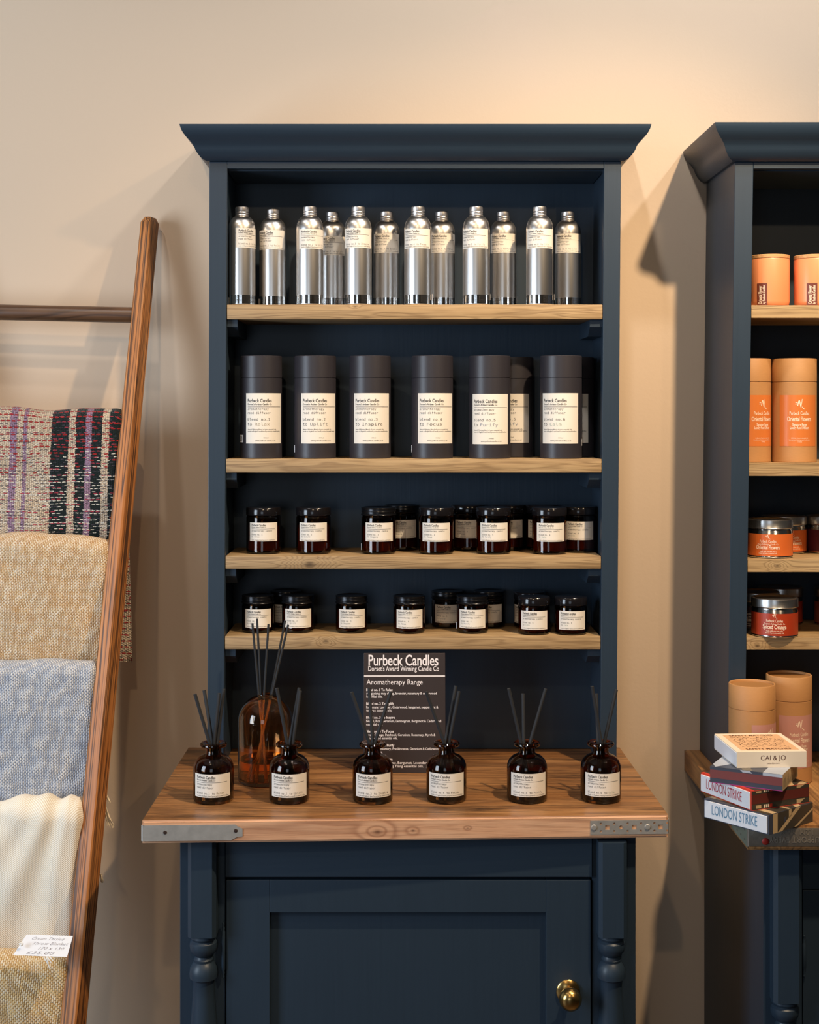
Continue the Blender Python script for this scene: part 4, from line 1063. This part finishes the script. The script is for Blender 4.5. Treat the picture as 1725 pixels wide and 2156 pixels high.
def box_A(r, L1, L2, h):
    bm = bmesh.new(); bx(bm, 0, L1, 0, L2, 0, h, .0006, mi=0)
    b = mk('sleeve', bm, M_CREAMC, r)
    bm = bmesh.new(); bx(bm, -.0009, .0004, .002, L2 - .002, .002, h - .002, .0004); mk('tray', bm, M_WHITEC, r)['label'] = 'white inner tray end'
    bm = bmesh.new(); mt = lambda u, v: (u, v, h + .00015)
    poly(bm, [(.012, .012), (L1 - .010, .012), (L1 - .010, L2 - .012), (.012, L2 - .012)], mt, 1)
    mt2 = lambda u, v: (u, v, h + .0003)
    rnd = random.Random(3)
    put_text(bm, 'SAFETY MATCHES', L1 / 2, .016, .011, mt2, None, width=.085, bold=.018, align='C')
    put_text(bm, 'SAFETY MATCHES', L1 / 2, L2 - .025, .011, mt2, None, width=.085, bold=.018, align='C', rot=0)
    for row in range(7):
        x = .020
        while x < L1 - .024:
            y = .042 + row * .012
            n_ = rnd.randint(2, 4); p = [(x + rnd.uniform(-.002, .004) + q * .0025, y + rnd.uniform(-.006, .006)) for q in range(n_ + 1)]
            for a_, b_ in zip(p[:-1], p[1:]):
                dx2, dy2 = b_[0] - a_[0], b_[1] - a_[1]; l_ = sqrt(dx2 * dx2 + dy2 * dy2) or 1; nx, ny = -dy2 / l_ * .0005, dx2 / l_ * .0005
                poly(bm, [(a_[0] - nx, a_[1] - ny), (b_[0] - nx, b_[1] - ny), (b_[0] + nx, b_[1] + ny), (a_[0] + nx, a_[1] + ny)], mt2, 0)
            x += rnd.uniform(.006, .012)
    mf = lambda u, v: (u, -.0002, v)
    put_text(bm, 'CAI & JO', L1 * .52, h * .47, .0098, mf, F_SANS, width=.047, align='C', res=3)
    put_text(bm, 'caiandjo.com', L1 * .52, h * .23, .0036, mf, F_SANS, width=.024, align='C')
    mk('printed_text', bm, [M_INKB, M_PEACH], b)
def box_B(r, L1, L2, h):
    # origin: front-right corner; x runs to the back right, y to the front-left
    bm = bmesh.new(); bx(bm, 0, L1, 0, L2, 0, h, .0005); b = mk('sleeve', bm, M_TAN, r)
    bm = bmesh.new(); mf = lambda u, v: (-.00015, u, v)    # left-hand face (long red striker)
    poly(bm, [(0, 0), (0, h), (L2, h), (L2, 0)], mf, 0)
    mf2 = lambda u, v: (-.0003, u, v)
    poly(bm, [(0, h * .30), (0, h * .82), (L2, h * .82), (L2, h * .30)], mf2, 1)
    poly(bm, [(0, 0), (0, .0012), (L2, .0012), (L2, 0)], mf2, 2)
    poly(bm, [(0, h * .82), (0, h), (.036, h), (.036, h * .82)], mf2, 3); poly(bm, [(.055, h * .86), (.060, h), (.078, h), (.073, h * .86)], mf2, 3)
    mt = lambda u, v: (u, v, h + .00015)
    poly(bm, [(0, 0), (L1, 0), (L1, L2), (0, L2)], mt, 0); mt2 = lambda u, v: (u, v, h + .0003)
    poly(bm, [(0, 0), (L1, 0), (L1, .036), (0, .036)], mt2, 3); poly(bm, [(0, L2 - .01), (.05, L2 - .04), (L1, L2 - .02), (L1, L2), (0.02, L2)], mt2, 3)
    poly(bm, [(0, .055), (.05, .075), (.05, .095), (0, .073)], mt2, 4)
    mr = lambda u, v: (u, -.0002, v)
    rnd = random.Random(5)
    for q in range(26):
        x0 = .005 + q * (L1 - .012) / 26; hh = rnd.uniform(.3, .8) * h
        poly(bm, [(x0, h * .12), (x0 + .0012, h * .12), (x0 + .0012, hh), (x0, hh)], mr, 4)
    mk('printed_pattern', bm, [M_NAVY, M_MAROON, M_MAG, M_GREYB, M_OLIVE], b)
def strike_box(r, L1, L2, h, ink, right):
    bm = bmesh.new(); bx(bm, 0, L1, .0, L2, 0, h, .0005); b = mk('sleeve', bm, M_RED if right == 'r' else M_NAVY, r)
    bm = bmesh.new(); bx(bm, -.0022, .0002, .0028, L2 - .0028, .0022, h - .0022, .0006)
    t = mk('tray', bm, M_WHITEC, r); t['label'] = 'white inner tray end with the lettering'
    bm = bmesh.new(); mf = lambda u, v: (-.0025, L2 - u, v)
    put_text(bm, 'LONDON STRIKE', .020, h * .30, h * .56, mf, F_SANS, width=L2 * .70, res=3)
    mk('printed_text', bm, ink, t)
    bm = bmesh.new(); mr = lambda u, v: (u, -.0002, v); mr2 = lambda u, v: (u, -.0004, v); mt = lambda u, v: (u, v, h + .0002); mt2 = lambda u, v: (u, v, h + .0004)
    mats = [M_DKOL, M_TAN, M_DKRED, M_RED, M_CREAMC, M_NAVY]
    if right == 'r':
        poly(bm, [(.0005, .001), (L1 - .0005, .001), (L1 - .0005, h - .0005), (.0005, h - .0005)], mr, 0)
        poly(bm, [(.0008, h * .32), (L1 - .0006, h * .32), (L1 - .0006, h * .80), (.0008, h * .80)], mr2, 2)
        poly(bm, [(.0005, 0), (L1, 0), (L1, h * .03), (.0005, h * .03)], mr2, 3)
        for (a, c) in ((h * .05, h * .27), (h * .84, h * .99)):
            for q, (x0, w_, mi) in enumerate(((.010, .012, 1), (.028, .003, 4), (.0325, .003, 4), (.037, .003, 4), (.0415, .006, 3))):
                poly(bm, [(x0, a + .001), (x0 + w_, a + .001), (x0 + w_, c - .001), (x0, c - .001)], mr2, mi)
            poly(bm, [(L1 - .030, a), (L1 - .022, a), (L1 - .010, c), (L1 - .030, c)], mr2, 1)
        poly(bm, [(.0005, 0.0005), (L1, 0.0005), (L1, L2), (.0005, L2)], mt, 0)
        poly(bm, [(.0005, .0005), (.008, .0005), (.008, L2), (.0005, L2)], mt2, 3)
        for y0 in (.01, .04, .07): 
            for q in range(3): poly(bm, [(.030 + q * .006, y0), (.034 + q * .006, y0), (.034 + q * .006, y0 + .02), (.030 + q * .006, y0 + .02)], mt2, 4)
        poly(bm, [(L1 - .05, .0), (L1 - .035, .0), (L1 - .01, .05), (L1 - .01, .08), (L1 - .05, .02)], mt2, 1)
        poly(bm, [(L1 - .03, .0), (L1 - .005, .0), (L1 - .002, .02)], mt2, 1)
    else:
        poly(bm, [(.012, 0), (L1 - .0005, 0), (L1 - .0005, h - .0005), (.012, h - .0005)], mr, 0)
        poly(bm, [(.012, 0), (.026, 0), (.026, h - .0005), (.012, h - .0005)], mr2, 1)
        poly(bm, [(.026, 0), (.040, 0), (.098, h - .0005), (.082, h - .0005)], mr2, 1)
        poly(bm, [(.060, h * .55), (.068, h * .64), (.068, h - .0005), (.060, h - .0005)], mr2, 1)
        poly(bm, [(.076, h * .02), (.086, h * .02), (L1 - .001, h * .62), (L1 - .001, h * .74)], mr2, 1)
        poly(bm, [(.046, h * .42), (.052, h * .42), (.052, h * .68), (.046, h * .68)], mr2, 5)
        poly(bm, [(.0005, 0.0005), (L1, 0.0005), (L1, L2), (.0005, L2)], mt, 0)
        poly(bm, [(.012, .0005), (.026, .0005), (.026, L2), (.012, L2)], mt2, 1)
        poly(bm, [(.082, .0005), (.098, .0005), (.125, .05), (.112, .05)], mt2, 1)
        poly(bm, [(.060, .0005), (.068, .0005), (.068, .05), (.060, .05)], mt2, 1)
    mk('printed_pattern', bm, mats, b)
zD = CZR + .0003
mbox('D', 'bottom matchbox of the stack, white end lettered in blue', (.6626, -.4424), (.104, .086), .135, .145, zD, .0358, lambda r, a, b_, h: strike_box(r, a, b_, h, M_TXB, 'b'))
mbox('C', 'second matchbox from the bottom, white end lettered in red', (.638, -.4158), (.121, .057), .134, .149, zD + .0360, .0358, lambda r, a, b_, h: strike_box(r, a, b_, h, M_TXR, 'r'))
mbox('B', 'third matchbox up, navy with a broad maroon striker band', (.6944, -.417), (.057, .106), .121, .134, zD + .0720, .0298, box_B)
mbox('A', 'top matchbox of the stack, cream with a peach printed picture', (.6228, -.3690), (.131, .0075), .1312, .150, zD + .1020, .0300, box_A)

# ================================================================== blanket ladder
def LY(z): return .165 - (2.05 - z) * .27
lad = empty('blanket_ladder', (-.80, LY(0.01) , 0.0), 'stained wooden ladder leaning on the wall at the left, blankets over its rungs', 'ladder')
LO = (-.80, LY(0.01), 0.0)
def railx(z, side):   # centre line
    xr_ = -.5545 - (2.05 - z) * .0449
    return xr_ if side > 0 else -1.02 - (2.05 - z) * .006
for side in (-1, 1):
    bm = bmesh.new(); N = 26; yaw = -radians(13) * side
    ax = Vector((cos(yaw), sin(yaw), 0)); ay = Vector((-sin(yaw), cos(yaw), 0))
    rings = []
    for i in range(N + 1):
        z = (2.040 * i / (N - 1)) if i < N else 2.052
        hw = lerp(.0188, .0118, i / N); hd = .026
        c = Vector((railx(z, side), LY(z), z))
        ch = .0035
        if i == N: hw *= .62; hd *= .7
        pts = [(-hw + ch, -hd), (hw - ch, -hd), (hw, -hd + ch), (hw, hd - ch), (hw - ch, hd), (-hw + ch, hd), (-hw, hd - ch), (-hw, -hd + ch)]
        rings.append([bm.verts.new(c + ax * a + ay * b_) for a, b_ in pts])
        if i == N - 0 and False: pass
    for a, b_ in zip(rings[:-1], rings[1:]):
        for k in range(8): bm.faces.new((a[k], a[(k + 1) % 8], b_[(k + 1) % 8], b_[k]))
    bm.faces.new(rings[0][::-1]); bm.faces.new(rings[-1])
    mk('side_rail', bm, M_RAIL, lad, smooth=40, off=LO)
RZ = [1.8345, 1.598, 1.333, 1.085, .818, .545, .29]
for z in RZ:
    y = LY(z)
    bm = bmesh.new()
    p0 = Vector((railx(z, -1) + .004, y + .006, z + .007)); p1 = Vector((railx(z, 1) - .005, y, z - .003))
    tube(bm, p0, p1, .0172, .0172, 20)
    mk('rung', bm, M_RUNG, lad, smooth=40, off=LO)

# weaves -------------------------------------------------------------
def cell(nt, U, V, pw, ph, along='V', seed=0.0, jit=.0007, kb=1.0):
    """staggered yarn floats: returns (distance from float centre 0..1+, random per float)"""
    A, B = (V, U) if along == 'V' else (U, V)          # A runs along the float, B counts the rows
    cb = nt.nodes.new('ShaderNodeCombineXYZ'); nt.links.new(U, cb.inputs[0]); nt.links.new(V, cb.inputs[1])
    nz = nt.nodes.new('ShaderNodeTexNoise'); nz.inputs['Scale'].default_value = 330; nz.inputs['Detail'].default_value = 2; nt.links.new(cb.outputs[0], nz.inputs['Vector'])
    nl = nt.nodes.new('ShaderNodeTexNoise'); nl.inputs['Scale'].default_value = 14; nt.links.new(cb.outputs[0], nl.inputs['Vector'])
    j1 = math_(nt, 'ADD', math_(nt, 'MULTIPLY', math_(nt, 'SUBTRACT', nz.outputs['Fac'], .5), jit * 3), math_(nt, 'MULTIPLY', math_(nt, 'SUBTRACT', nl.outputs['Fac'], .5), .010))
    b_ = math_(nt, 'DIVIDE', math_(nt, 'ADD', B, j1), ph); row = math_(nt, 'FLOOR', b_); fb = math_(nt, 'FRACT', b_)
    st = math_(nt, 'MULTIPLY', math_(nt, 'MODULO', row, 2.0), .5)
    a_ = math_(nt, 'ADD', math_(nt, 'DIVIDE', math_(nt, 'ADD', A, math_(nt, 'MULTIPLY', j1, .6)), pw), math_(nt, 'ADD', st, seed)); col = math_(nt, 'FLOOR', a_); fa = math_(nt, 'FRACT', a_)
    ea = math_(nt, 'MULTIPLY_ADD', fa, 2.0, -1.0); eb = math_(nt, 'MULTIPLY_ADD', fb, 2.0, -1.0)
    ea4 = math_(nt, 'POWER', math_(nt, 'ABSOLUTE', ea), 3.0); eb2 = math_(nt, 'POWER', math_(nt, 'MULTIPLY', math_(nt, 'ABSOLUTE', eb), kb), 2.0)
    d = math_(nt, 'ADD', ea4, eb2)
    cc = nt.nodes.new('ShaderNodeCombineXYZ'); nt.links.new(row, cc.inputs[0]); nt.links.new(col, cc.inputs[1]); cc.inputs[2].default_value = seed * 7
    wn = nt.nodes.new('ShaderNodeTexWhiteNoise'); nt.links.new(cc.outputs[0], wn.inputs[0])
    return d, wn.outputs['Value'], nz.outputs['Fac']
def mrange(nt, v, a, b_, c, d):
    n = nt.nodes.new('ShaderNodeMapRange'); n.inputs[1].default_value = a; n.inputs[2].default_value = b_; n.inputs[3].default_value = c; n.inputs[4].default_value = d
    nt.links.new(v, n.inputs[0]); return n.outputs[0]
def mixc(nt, fac, a, b_):
    n = nt.nodes.new('ShaderNodeMix'); n.data_type = 'RGBA'
    for sck, x in ((n.inputs[0], fac), (n.inputs[6], a), (n.inputs[7], b_)):
        if hasattr(x, 'links'): nt.links.new(x, sck)
        else: sck.default_value = x
    return n.outputs[2]
def weave(name, light, light2, gap, deep, pw=.0068, ph=.0034):
    """basket weave: pale upright yarn floats over a darker coloured yarn"""
    m, nt, b = newmat(name)
    uv = nt.nodes.new('ShaderNodeUVMap'); sep = nt.nodes.new('ShaderNodeSeparateXYZ'); nt.links.new(uv.outputs[0], sep.inputs[0])
    d, rnd_, nz = cell(nt, sep.outputs['X'], sep.outputs['Y'], pw, ph)
    n2 = nt.nodes.new('ShaderNodeTexNoise'); n2.inputs['Scale'].default_value = 30; n2.inputs['Detail'].default_value = 8; n2.inputs['Roughness'].default_value = .7; nt.links.new(uv.outputs[0], n2.inputs['Vector'])
    yarn = mixc(nt, rnd_, light, light2)
    yarn = mixc(nt, mrange(nt, n2.outputs['Fac'], .48, .72, 0, .6), yarn, gap)
    gp = mixc(nt, mrange(nt, d, 1.0, 1.9, 0, 1), gap, deep)
    col = mixc(nt, mrange(nt, d, .55, .95, 0, 1), yarn, gp)
    col = mixc(nt, mrange(nt, nz, .25, .75, .35, 0), col, deep)
    nt.links.new(col, b.inputs['Base Color'])
    b.inputs['Roughness'].default_value = .95; b.inputs['Specular IOR Level'].default_value = 0.1; b.inputs['Sheen Weight'].default_value = .15
    bp = nt.nodes.new('ShaderNodeBump'); bp.inputs['Strength'].default_value = 0.8; bp.inputs['Distance'].default_value = .0018
    h = math_(nt, 'ADD', mrange(nt, d, .0, 1.4, 1, 0), math_(nt, 'MULTIPLY', nz, .5))
    nt.links.new(h, bp.inputs['Height']); nt.links.new(bp.outputs[0], b.inputs['Normal'])
    return m
def plaid(name, x_right):
    """cream field with lilac bars, near-black border with cream and lilac bars, short weft dashes in red, white and grey"""
    m, nt, b = newmat(name)
    uv = nt.nodes.new('ShaderNodeUVMap'); sep = nt.nodes.new('ShaderNodeSeparateXYZ'); nt.links.new(uv.outputs[0], sep.inputs[0])
    U0, V = sep.outputs['X'], sep.outputs['Y']
    n0 = nt.nodes.new('ShaderNodeTexNoise'); n0.inputs['Scale'].default_value = 260; n0.inputs['Detail'].default_value = 3; nt.links.new(uv.outputs[0], n0.inputs['Vector'])
    U = math_(nt, 'ADD', U0, math_(nt, 'MULTIPLY', math_(nt, 'SUBTRACT', n0.outputs['Fac'], .5), .007))
    cr, pu, dk = lin(222, 202, 176), lin(164, 134, 160), lin(22, 34, 36)
    mm = lambda d: d / .30
    st = [(0, dk), (mm(.023), cr), (mm(.038), dk), (mm(.060), pu), (mm(.073), dk), (mm(.094), cr), (mm(.109), dk), (mm(.146), cr), (mm(.196), pu), (mm(.205), cr), (mm(.217), pu), (mm(.233), cr)]
    r = ramp(nt, st, 'CONSTANT'); nt.links.new(math_(nt, 'DIVIDE', U, .30), r.inputs[0]); col = r.outputs[0]
    lum = nt.nodes.new('ShaderNodeRGBToBW'); nt.links.new(col, lum.inputs[0]); isd = math_(nt, 'LESS_THAN', lum.outputs[0], .1); isl = math_(nt, 'SUBTRACT', 1.0, isd)
    # ground weave: little dark cross lines everywhere
    d0, r0, z0 = cell(nt, U0, V, .0052, .0040, 'V', .0)
    g = mrange(nt, d0, .75, 1.15, 0, .8)
    col = mixc(nt, math_(nt, 'MULTIPLY', g, isl), col, lin(92, 78, 78)); col = mixc(nt, math_(nt, 'MULTIPLY', mrange(nt, z0, .55, .75, 0, .5), isd), col, lin(52, 78, 72))
    def dashes(col, colr, pw, ph, seed, prob, thick, gate=None, k=.95, kb=3.0):
        d, rv, z = cell(nt, U0, V, pw, ph, 'U', seed, .0005, kb)
        f = math_(nt, 'MULTIPLY', mrange(nt, d, thick, thick + .12, 1, 0), math_(nt, 'LESS_THAN', rv, prob) if gate is None else math_(nt, 'LESS_THAN', rv, math_(nt, 'MULTIPLY', gate, prob)))
        return mixc(nt, math_(nt, 'MULTIPLY', f, k), col, colr)
    top = mrange(nt, V, .10, .17, 1, .0); bot = mrange(nt, V, .08, .16, .0, 1)
    col = dashes(col, lin(70, 66, 78), .0100, .0062, .31, .55, .42, k=.8, kb=2.2)
    col = dashes(col, lin(168, 38, 38), .0120, .0135, .13, .80, .50, top, kb=3.0)
    col = dashes(col, lin(236, 230, 216), .0098, .0066, .57, .62, .50, bot, kb=2.8)
    col = dashes(col, lin(176, 60, 78), .0118, .0128, .77, .42, .40, kb=4.2)
    col = mixc(nt, mrange(nt, n0.outputs['Fac'], .30, .7, .45, 0), col, lin(30, 28, 28))
    nt.links.new(col, b.inputs['Base Color'])
    b.inputs['Roughness'].default_value = .95; b.inputs['Specular IOR Level'].default_value = .1; b.inputs['Sheen Weight'].default_value = .15
    bp = nt.nodes.new('ShaderNodeBump'); bp.inputs['Strength'].default_value = .8; bp.inputs['Distance'].default_value = .0016
    nt.links.new(math_(nt, 'ADD', mrange(nt, d0, 0, 1.5, 1, 0), n0.outputs['Fac']), bp.inputs['Height']); nt.links.new(bp.outputs[0], b.inputs['Normal'])
    return m
def twill(name):
    m, nt, b = newmat(name)
    uv = nt.nodes.new('ShaderNodeUVMap'); sep = nt.nodes.new('ShaderNodeSeparateXYZ'); nt.links.new(uv.outputs[0], sep.inputs[0])
    # herringbone: diagonal direction flips every 5.5 cm
    pp = math_(nt, 'PINGPONG', sep.outputs['X'], .055)
    ph = math_(nt, 'MULTIPLY', math_(nt, 'ADD', math_(nt, 'MULTIPLY', pp, .8), math_(nt, 'MULTIPLY', sep.outputs['Y'], -1.0)), 6.2832 / .0040)
    s = math_(nt, 'MULTIPLY_ADD', math_(nt, 'SINE', ph), .5, .5)
    r = ramp(nt, [(0, lin(216, 198, 170)), (.4, lin(238, 226, 206)), (1, lin(246, 238, 224))]); nt.links.new(s, r.inputs[0])
    nt.links.new(r.outputs[0], b.inputs['Base Color']); b.inputs['Roughness'].default_value = .9; b.inputs['Specular IOR Level'].default_value = .1; b.inputs['Sheen Weight'].default_value = .2
    bp = nt.nodes.new('ShaderNodeBump'); bp.inputs['Strength'].default_value = .5; bp.inputs['Distance'].default_value = .0008
    nt.links.new(s, bp.inputs['Height']); nt.links.new(bp.outputs[0], b.inputs['Normal'])
    return m
M_B1 = plaid('tweed_plaid_wool', 0)
M_B2 = weave('ochre_basket_weave', lin(244, 232, 210), lin(228, 206, 168), lin(204, 148, 82), lin(128, 80, 40))
M_B3 = weave('blue_basket_weave', lin(236, 232, 226), lin(212, 212, 216), lin(132, 146, 172), lin(72, 80, 98))
M_B4 = twill('cream_herringbone')
M_B5 = weave('straw_basket_weave', lin(246, 232, 204), lin(230, 200, 146), lin(214, 162, 90), lin(140, 94, 46), pw=.0075, ph=.0040)

def blanket(label, z_r, zf, zb, th, mat, xr_top, xr_bot, xb_bot, fold=0.0, seed=0, lean=0.0, bulge=.004, fold_mode=0):
    """draped over the rung at height z_r; front falls to zf, back to zb; right edges given; th = folded thickness"""
    yr = LY(z_r); R = .0175 + th
    xl = -1.0
    prof = []
    steps = 16
    Lf = z_r - zf; Lb = z_r - zb
    for i in range(steps): prof.append((-R - lean * (1 - i / steps) ** 1.5, zf + Lf * i / steps, 'f', 1 - i / steps))
    for i in range(17):
        a = pi - pi * i / 16; prof.append((R * cos(a), z_r + R * sin(a), 't', 0))
    for i in range(1, steps + 1): prof.append((R - .002, z_r - Lb * i / steps, 'b', i / steps))
    NX = 60
    rnd = random.Random(seed)
    ph = [rnd.uniform(0, 6) for _ in range(6)]
    bm = bmesh.new(); uvl = bm.loops.layers.uv.new('UVMap')
    outer, inner, UV = [], [], {}
    # arc length measured from the crest
    s = [0.0]
    for a, b_ in zip(prof[:-1], prof[1:]): s.append(s[-1] + sqrt((a[0] - b_[0]) ** 2 + (a[1] - b_[1]) ** 2))
    crest = s[steps + 8]
    for j, (py, pz, kind, t) in enumerate(prof):
        row, rin = [], []
        if kind == 'f': xr_ = lerp(xr_top, xr_bot, t)
        elif kind == 'b': xr_ = lerp(xr_top, xb_bot, t)
        else: xr_ = xr_top
        for i in range(NX + 1):
            u = i / NX; x = lerp(xl, xr_, u)
            d = (xr_ - x)
            n = .0022 * sin(x * 23 + ph[0] + pz * 5) + .0016 * sin(x * 51 + pz * 31 + ph[1]) + .0012 * sin(pz * 43 + x * 17 + ph[2])
            edge = max(0, 1 - d / .016); inset = (1 - sqrt(max(0, 1 - edge * edge))) * th * .75
            amt = bulge * sin(pi * min(1, t * 1.0)) if kind == 'f' else 0
            zz = pz; sag = 0
            if kind == 't': sag = .002 * sin(x * 14 + ph[3]) - .004 * max(0, 1 - d / .05)
            extra = 0
            if fold > 0 and kind != 'b':
                q = t if kind == 'f' else 0
                # diagonal folds gathered at the top right corner
                for (c0, sl, wd, am) in ((.030, .10, .016, 1.0), (.075, .42, .020, .9), (.125, .80, .028, .6), (.010, .03, .008, .6)):
                    dd = (d - (c0 + sl * Lf * q)) / (wd * (1 + q * 1.4)); extra += fold * am * math.exp(-dd * dd) * (1 - .35 * q)
            out = n + amt + extra - inset
            sgn = -1 if kind == 'f' else (1 if kind == 'b' else 0)
            if kind == 't':
                a = atan2(pz - z_r, py); v = Vector((x, yr + py + out * cos(a), zz + sag + out * sin(a)))
                vi = Vector((x, yr + (py) * (.0178 / R), z_r + (pz - z_r) * (.0178 / R)))
            else:
                v = Vector((x, yr + py + sgn * out, zz + (.004 * sin(x * 9 + ph[4]) if t > .95 else 0) + (sag if t < .02 else 0)))
                vi = Vector((x, yr + py - sgn * th * .95, zz))
            row.append(bm.verts.new(v)); rin.append(bm.verts.new(vi))
            uo = d + (.150 if kind == 'b' else 0)
            UV[row[-1]] = (uo, (crest - s[j])); UV[rin[-1]] = (uo, (crest - s[j]))
        outer.append(row); inner.append(rin)
    for q in range(len(prof) - 1):
        for i in range(NX):
            bm.faces.new((outer[q][i], outer[q][i + 1], outer[q + 1][i + 1], outer[q + 1][i]))
            bm.faces.new((inner[q][i], inner[q + 1][i], inner[q + 1][i + 1], inner[q][i + 1]))
        bm.faces.new((outer[q][NX], inner[q][NX], inner[q + 1][NX], outer[q + 1][NX]))
        bm.faces.new((outer[q][0], outer[q + 1][0], inner[q + 1][0], inner[q][0]))
    for i in range(NX):
        bm.faces.new((outer[0][i], inner[0][i], inner[0][i + 1], outer[0][i + 1]))
        bm.faces.new((outer[-1][i], outer[-1][i + 1], inner[-1][i + 1], inner[-1][i]))
    for f in bm.faces:
        for l_ in f.loops:
            a, b_ = UV[l_.vert]; l_[uvl].uv = (a, b_)
    # edges facing sideways need their own spread so the weave is not smeared
    o = mk('folded_blanket', bm, mat, None, smooth=70)
    return tagit(o, label, 'blanket', 'blankets on the ladder')
def rxe(z, extra=0.0): return railx(z, 1) - .016 + extra
EX = .004
blanket('plaid tweed blanket with cream, lilac and near-black stripes, topmost on the ladder', RZ[1], 1.310, 1.085, .014, M_B1, rxe(1.60, .001), rxe(1.37, .004), -.5745, seed=1)
blanket('ochre and cream basket weave blanket below the plaid one', RZ[2], 1.06, 1.12, .015, M_B2, rxe(1.33, .004), rxe(1.1, .002), rxe(1.1), seed=2, lean=-.012)
blanket('blue-grey and cream basket weave blanket in the middle of the ladder', RZ[3], .79, .87, .014, M_B3, rxe(1.085, 0), rxe(.85, -.002), rxe(.85), seed=3, lean=-.016)
cb = blanket('cream herringbone throw with soft folds and a handwritten price card', RZ[4], .53, .60, .010, M_B4, rxe(.82, .002), rxe(.58, -.004), rxe(.58), fold=.017, seed=4, lean=-.012)
blanket('straw coloured basket weave blanket, lowest on the ladder', RZ[5], .30, .22, .014, M_B5, rxe(.545, .002), rxe(.30, .0), -.583, seed=5)

# fringe tufts of the cream throw peeping out behind the rail
M_TWINE = plain('cream_twine', lin(232, 214, 184), .9)
def tuft(bm, x, y, z, L, n, sp, dxe, rnd):
    for k in range(n):
        a = rnd.uniform(-1, 1); p0 = Vector((x + a * .002, y + rnd.uniform(-.002, .002), z)); 
        p1 = Vector((x + a * sp + dxe * .5, y + rnd.uniform(-.004, .004), z - L * .5)); p2 = Vector((x + a * sp * 1.8 + dxe, y, z - L * rnd.uniform(.85, 1)))
        path_tube(bm, [p0, p1, p2], .0008, 6)
rnd = random.Random(2)
xf = wx(236, -.10)
for (tx_, ty_, tz_, tl_, tn_, ts_, td_) in ((xf - .008, -.135, wz(1692, -.12), .045, 12, .004, .012), (xf - .006, -.132, wz(1668, -.12), .018, 6, .002, .006), (wx(219, -.12), -.150, wz(1830, -.12), .018, 6, .002, .003)):
    bm = bmesh.new(); tuft(bm, tx_, ty_, tz_, tl_, tn_, ts_, td_, rnd)
    fr = mk('tassel', bm, M_TWINE, cb); fr['label'] = 'twisted cream tassel showing behind the ladder rail'

# handwritten price card lying on the throw
def card_pt(px, py, Y): return Vector((wx(px, Y), Y, wz(py, Y)))
P = [card_pt(56, 1968, -.302), card_pt(153.7, 1971, -.302), card_pt(141, 2015.5, -.330), card_pt(27.7, 2011, -.330)]
tg = empty('price_tag', tuple(P[3]), 'white handwritten price card tied with twine, lying between the cream and straw blankets', 'price tag')
O3 = P[3]
bm = bmesh.new()
nrm = (P[1] - P[0]).cross(P[3] - P[0]).normalized()
if nrm.y > 0: nrm = -nrm
q6 = [P[0], P[1], P[1].lerp(P[2], .62), P[2], P[3]]
a = [bm.verts.new(p - O3) for p in q6]; b_ = [bm.verts.new(p - O3 + nrm * .0006) for p in q6]
bm.faces.new(a[::-1]); bm.faces.new(b_)
for i in range(len(a)): bm.faces.new((a[i], a[(i + 1) % len(a)], b_[(i + 1) % len(a)], b_[i]))
bmesh.ops.recalc_face_normals(bm, faces=bm.faces)
cardo = mk('card', bm, M_WHITEC, tg)
ux = (P[2] - P[3]).normalized(); vv = (P[0] - P[3]); 
def cmap(u, v):    # u along width 0..1, v up 0..1
    lo_ = P[3].lerp(P[2], u); hi_ = P[0].lerp(P[1], u); return lo_.lerp(hi_, v) - O3 + nrm * .0009
bm = bmesh.new()
def hand(s, u0, v0, wu, hv, sl=.0):
    # thin slanted letters in unit card space
    v, f, a_, b2 = glyphs(s, F_SANS, -.018, 2)
    vs = [bm.verts.new(cmap(u0 + ((p - a_) / (b2 - a_)) * wu + q * hv * .25, v0 + q * hv + ((p - a_) / (b2 - a_)) * sl)) for p, q in v]
    for q in f:
        try: bm.faces.new([vs[i] for i in q])
        except ValueError: pass
hand('Cream Tassled', .16, .76, .66, .20, .0); hand('Throw Blanket', .22, .52, .72, .20, .02); hand('170 x 130', .40, .30, .48, .19, .02); hand('£35.00', .22, .08, .50, .20, .0)
mk('handwriting', bm, plain('pen_ink', lin(96, 78, 80), .5), cardo)
bm = bmesh.new()
k0 = card_pt(43, 1989, -.324) - O3
path_tube(bm, [k0 + Vector((-.002, 0, .002)), k0 + Vector((.003, -.004, 0)), k0 + Vector((.006, -.002, .003)), k0 + Vector((-.001, -.003, .004))], .0016, 8)
for (sx, ex, ey) in ((92, 106, 2040), (97, 101, 2026), (104, 112, 2023), (99, 108, 2028)):
    s0 = card_pt(sx, 2014, -.332) - O3; e0 = card_pt(ex, ey, -.336) - O3
    path_tube(bm, [s0, s0.lerp(e0, .5) + Vector((.001, -.001, 0)), e0], .0012, 7)
mk('twine', bm, plain('white_twine', lin(236, 232, 226), .9), tg)

bpy.context.view_layer.update()
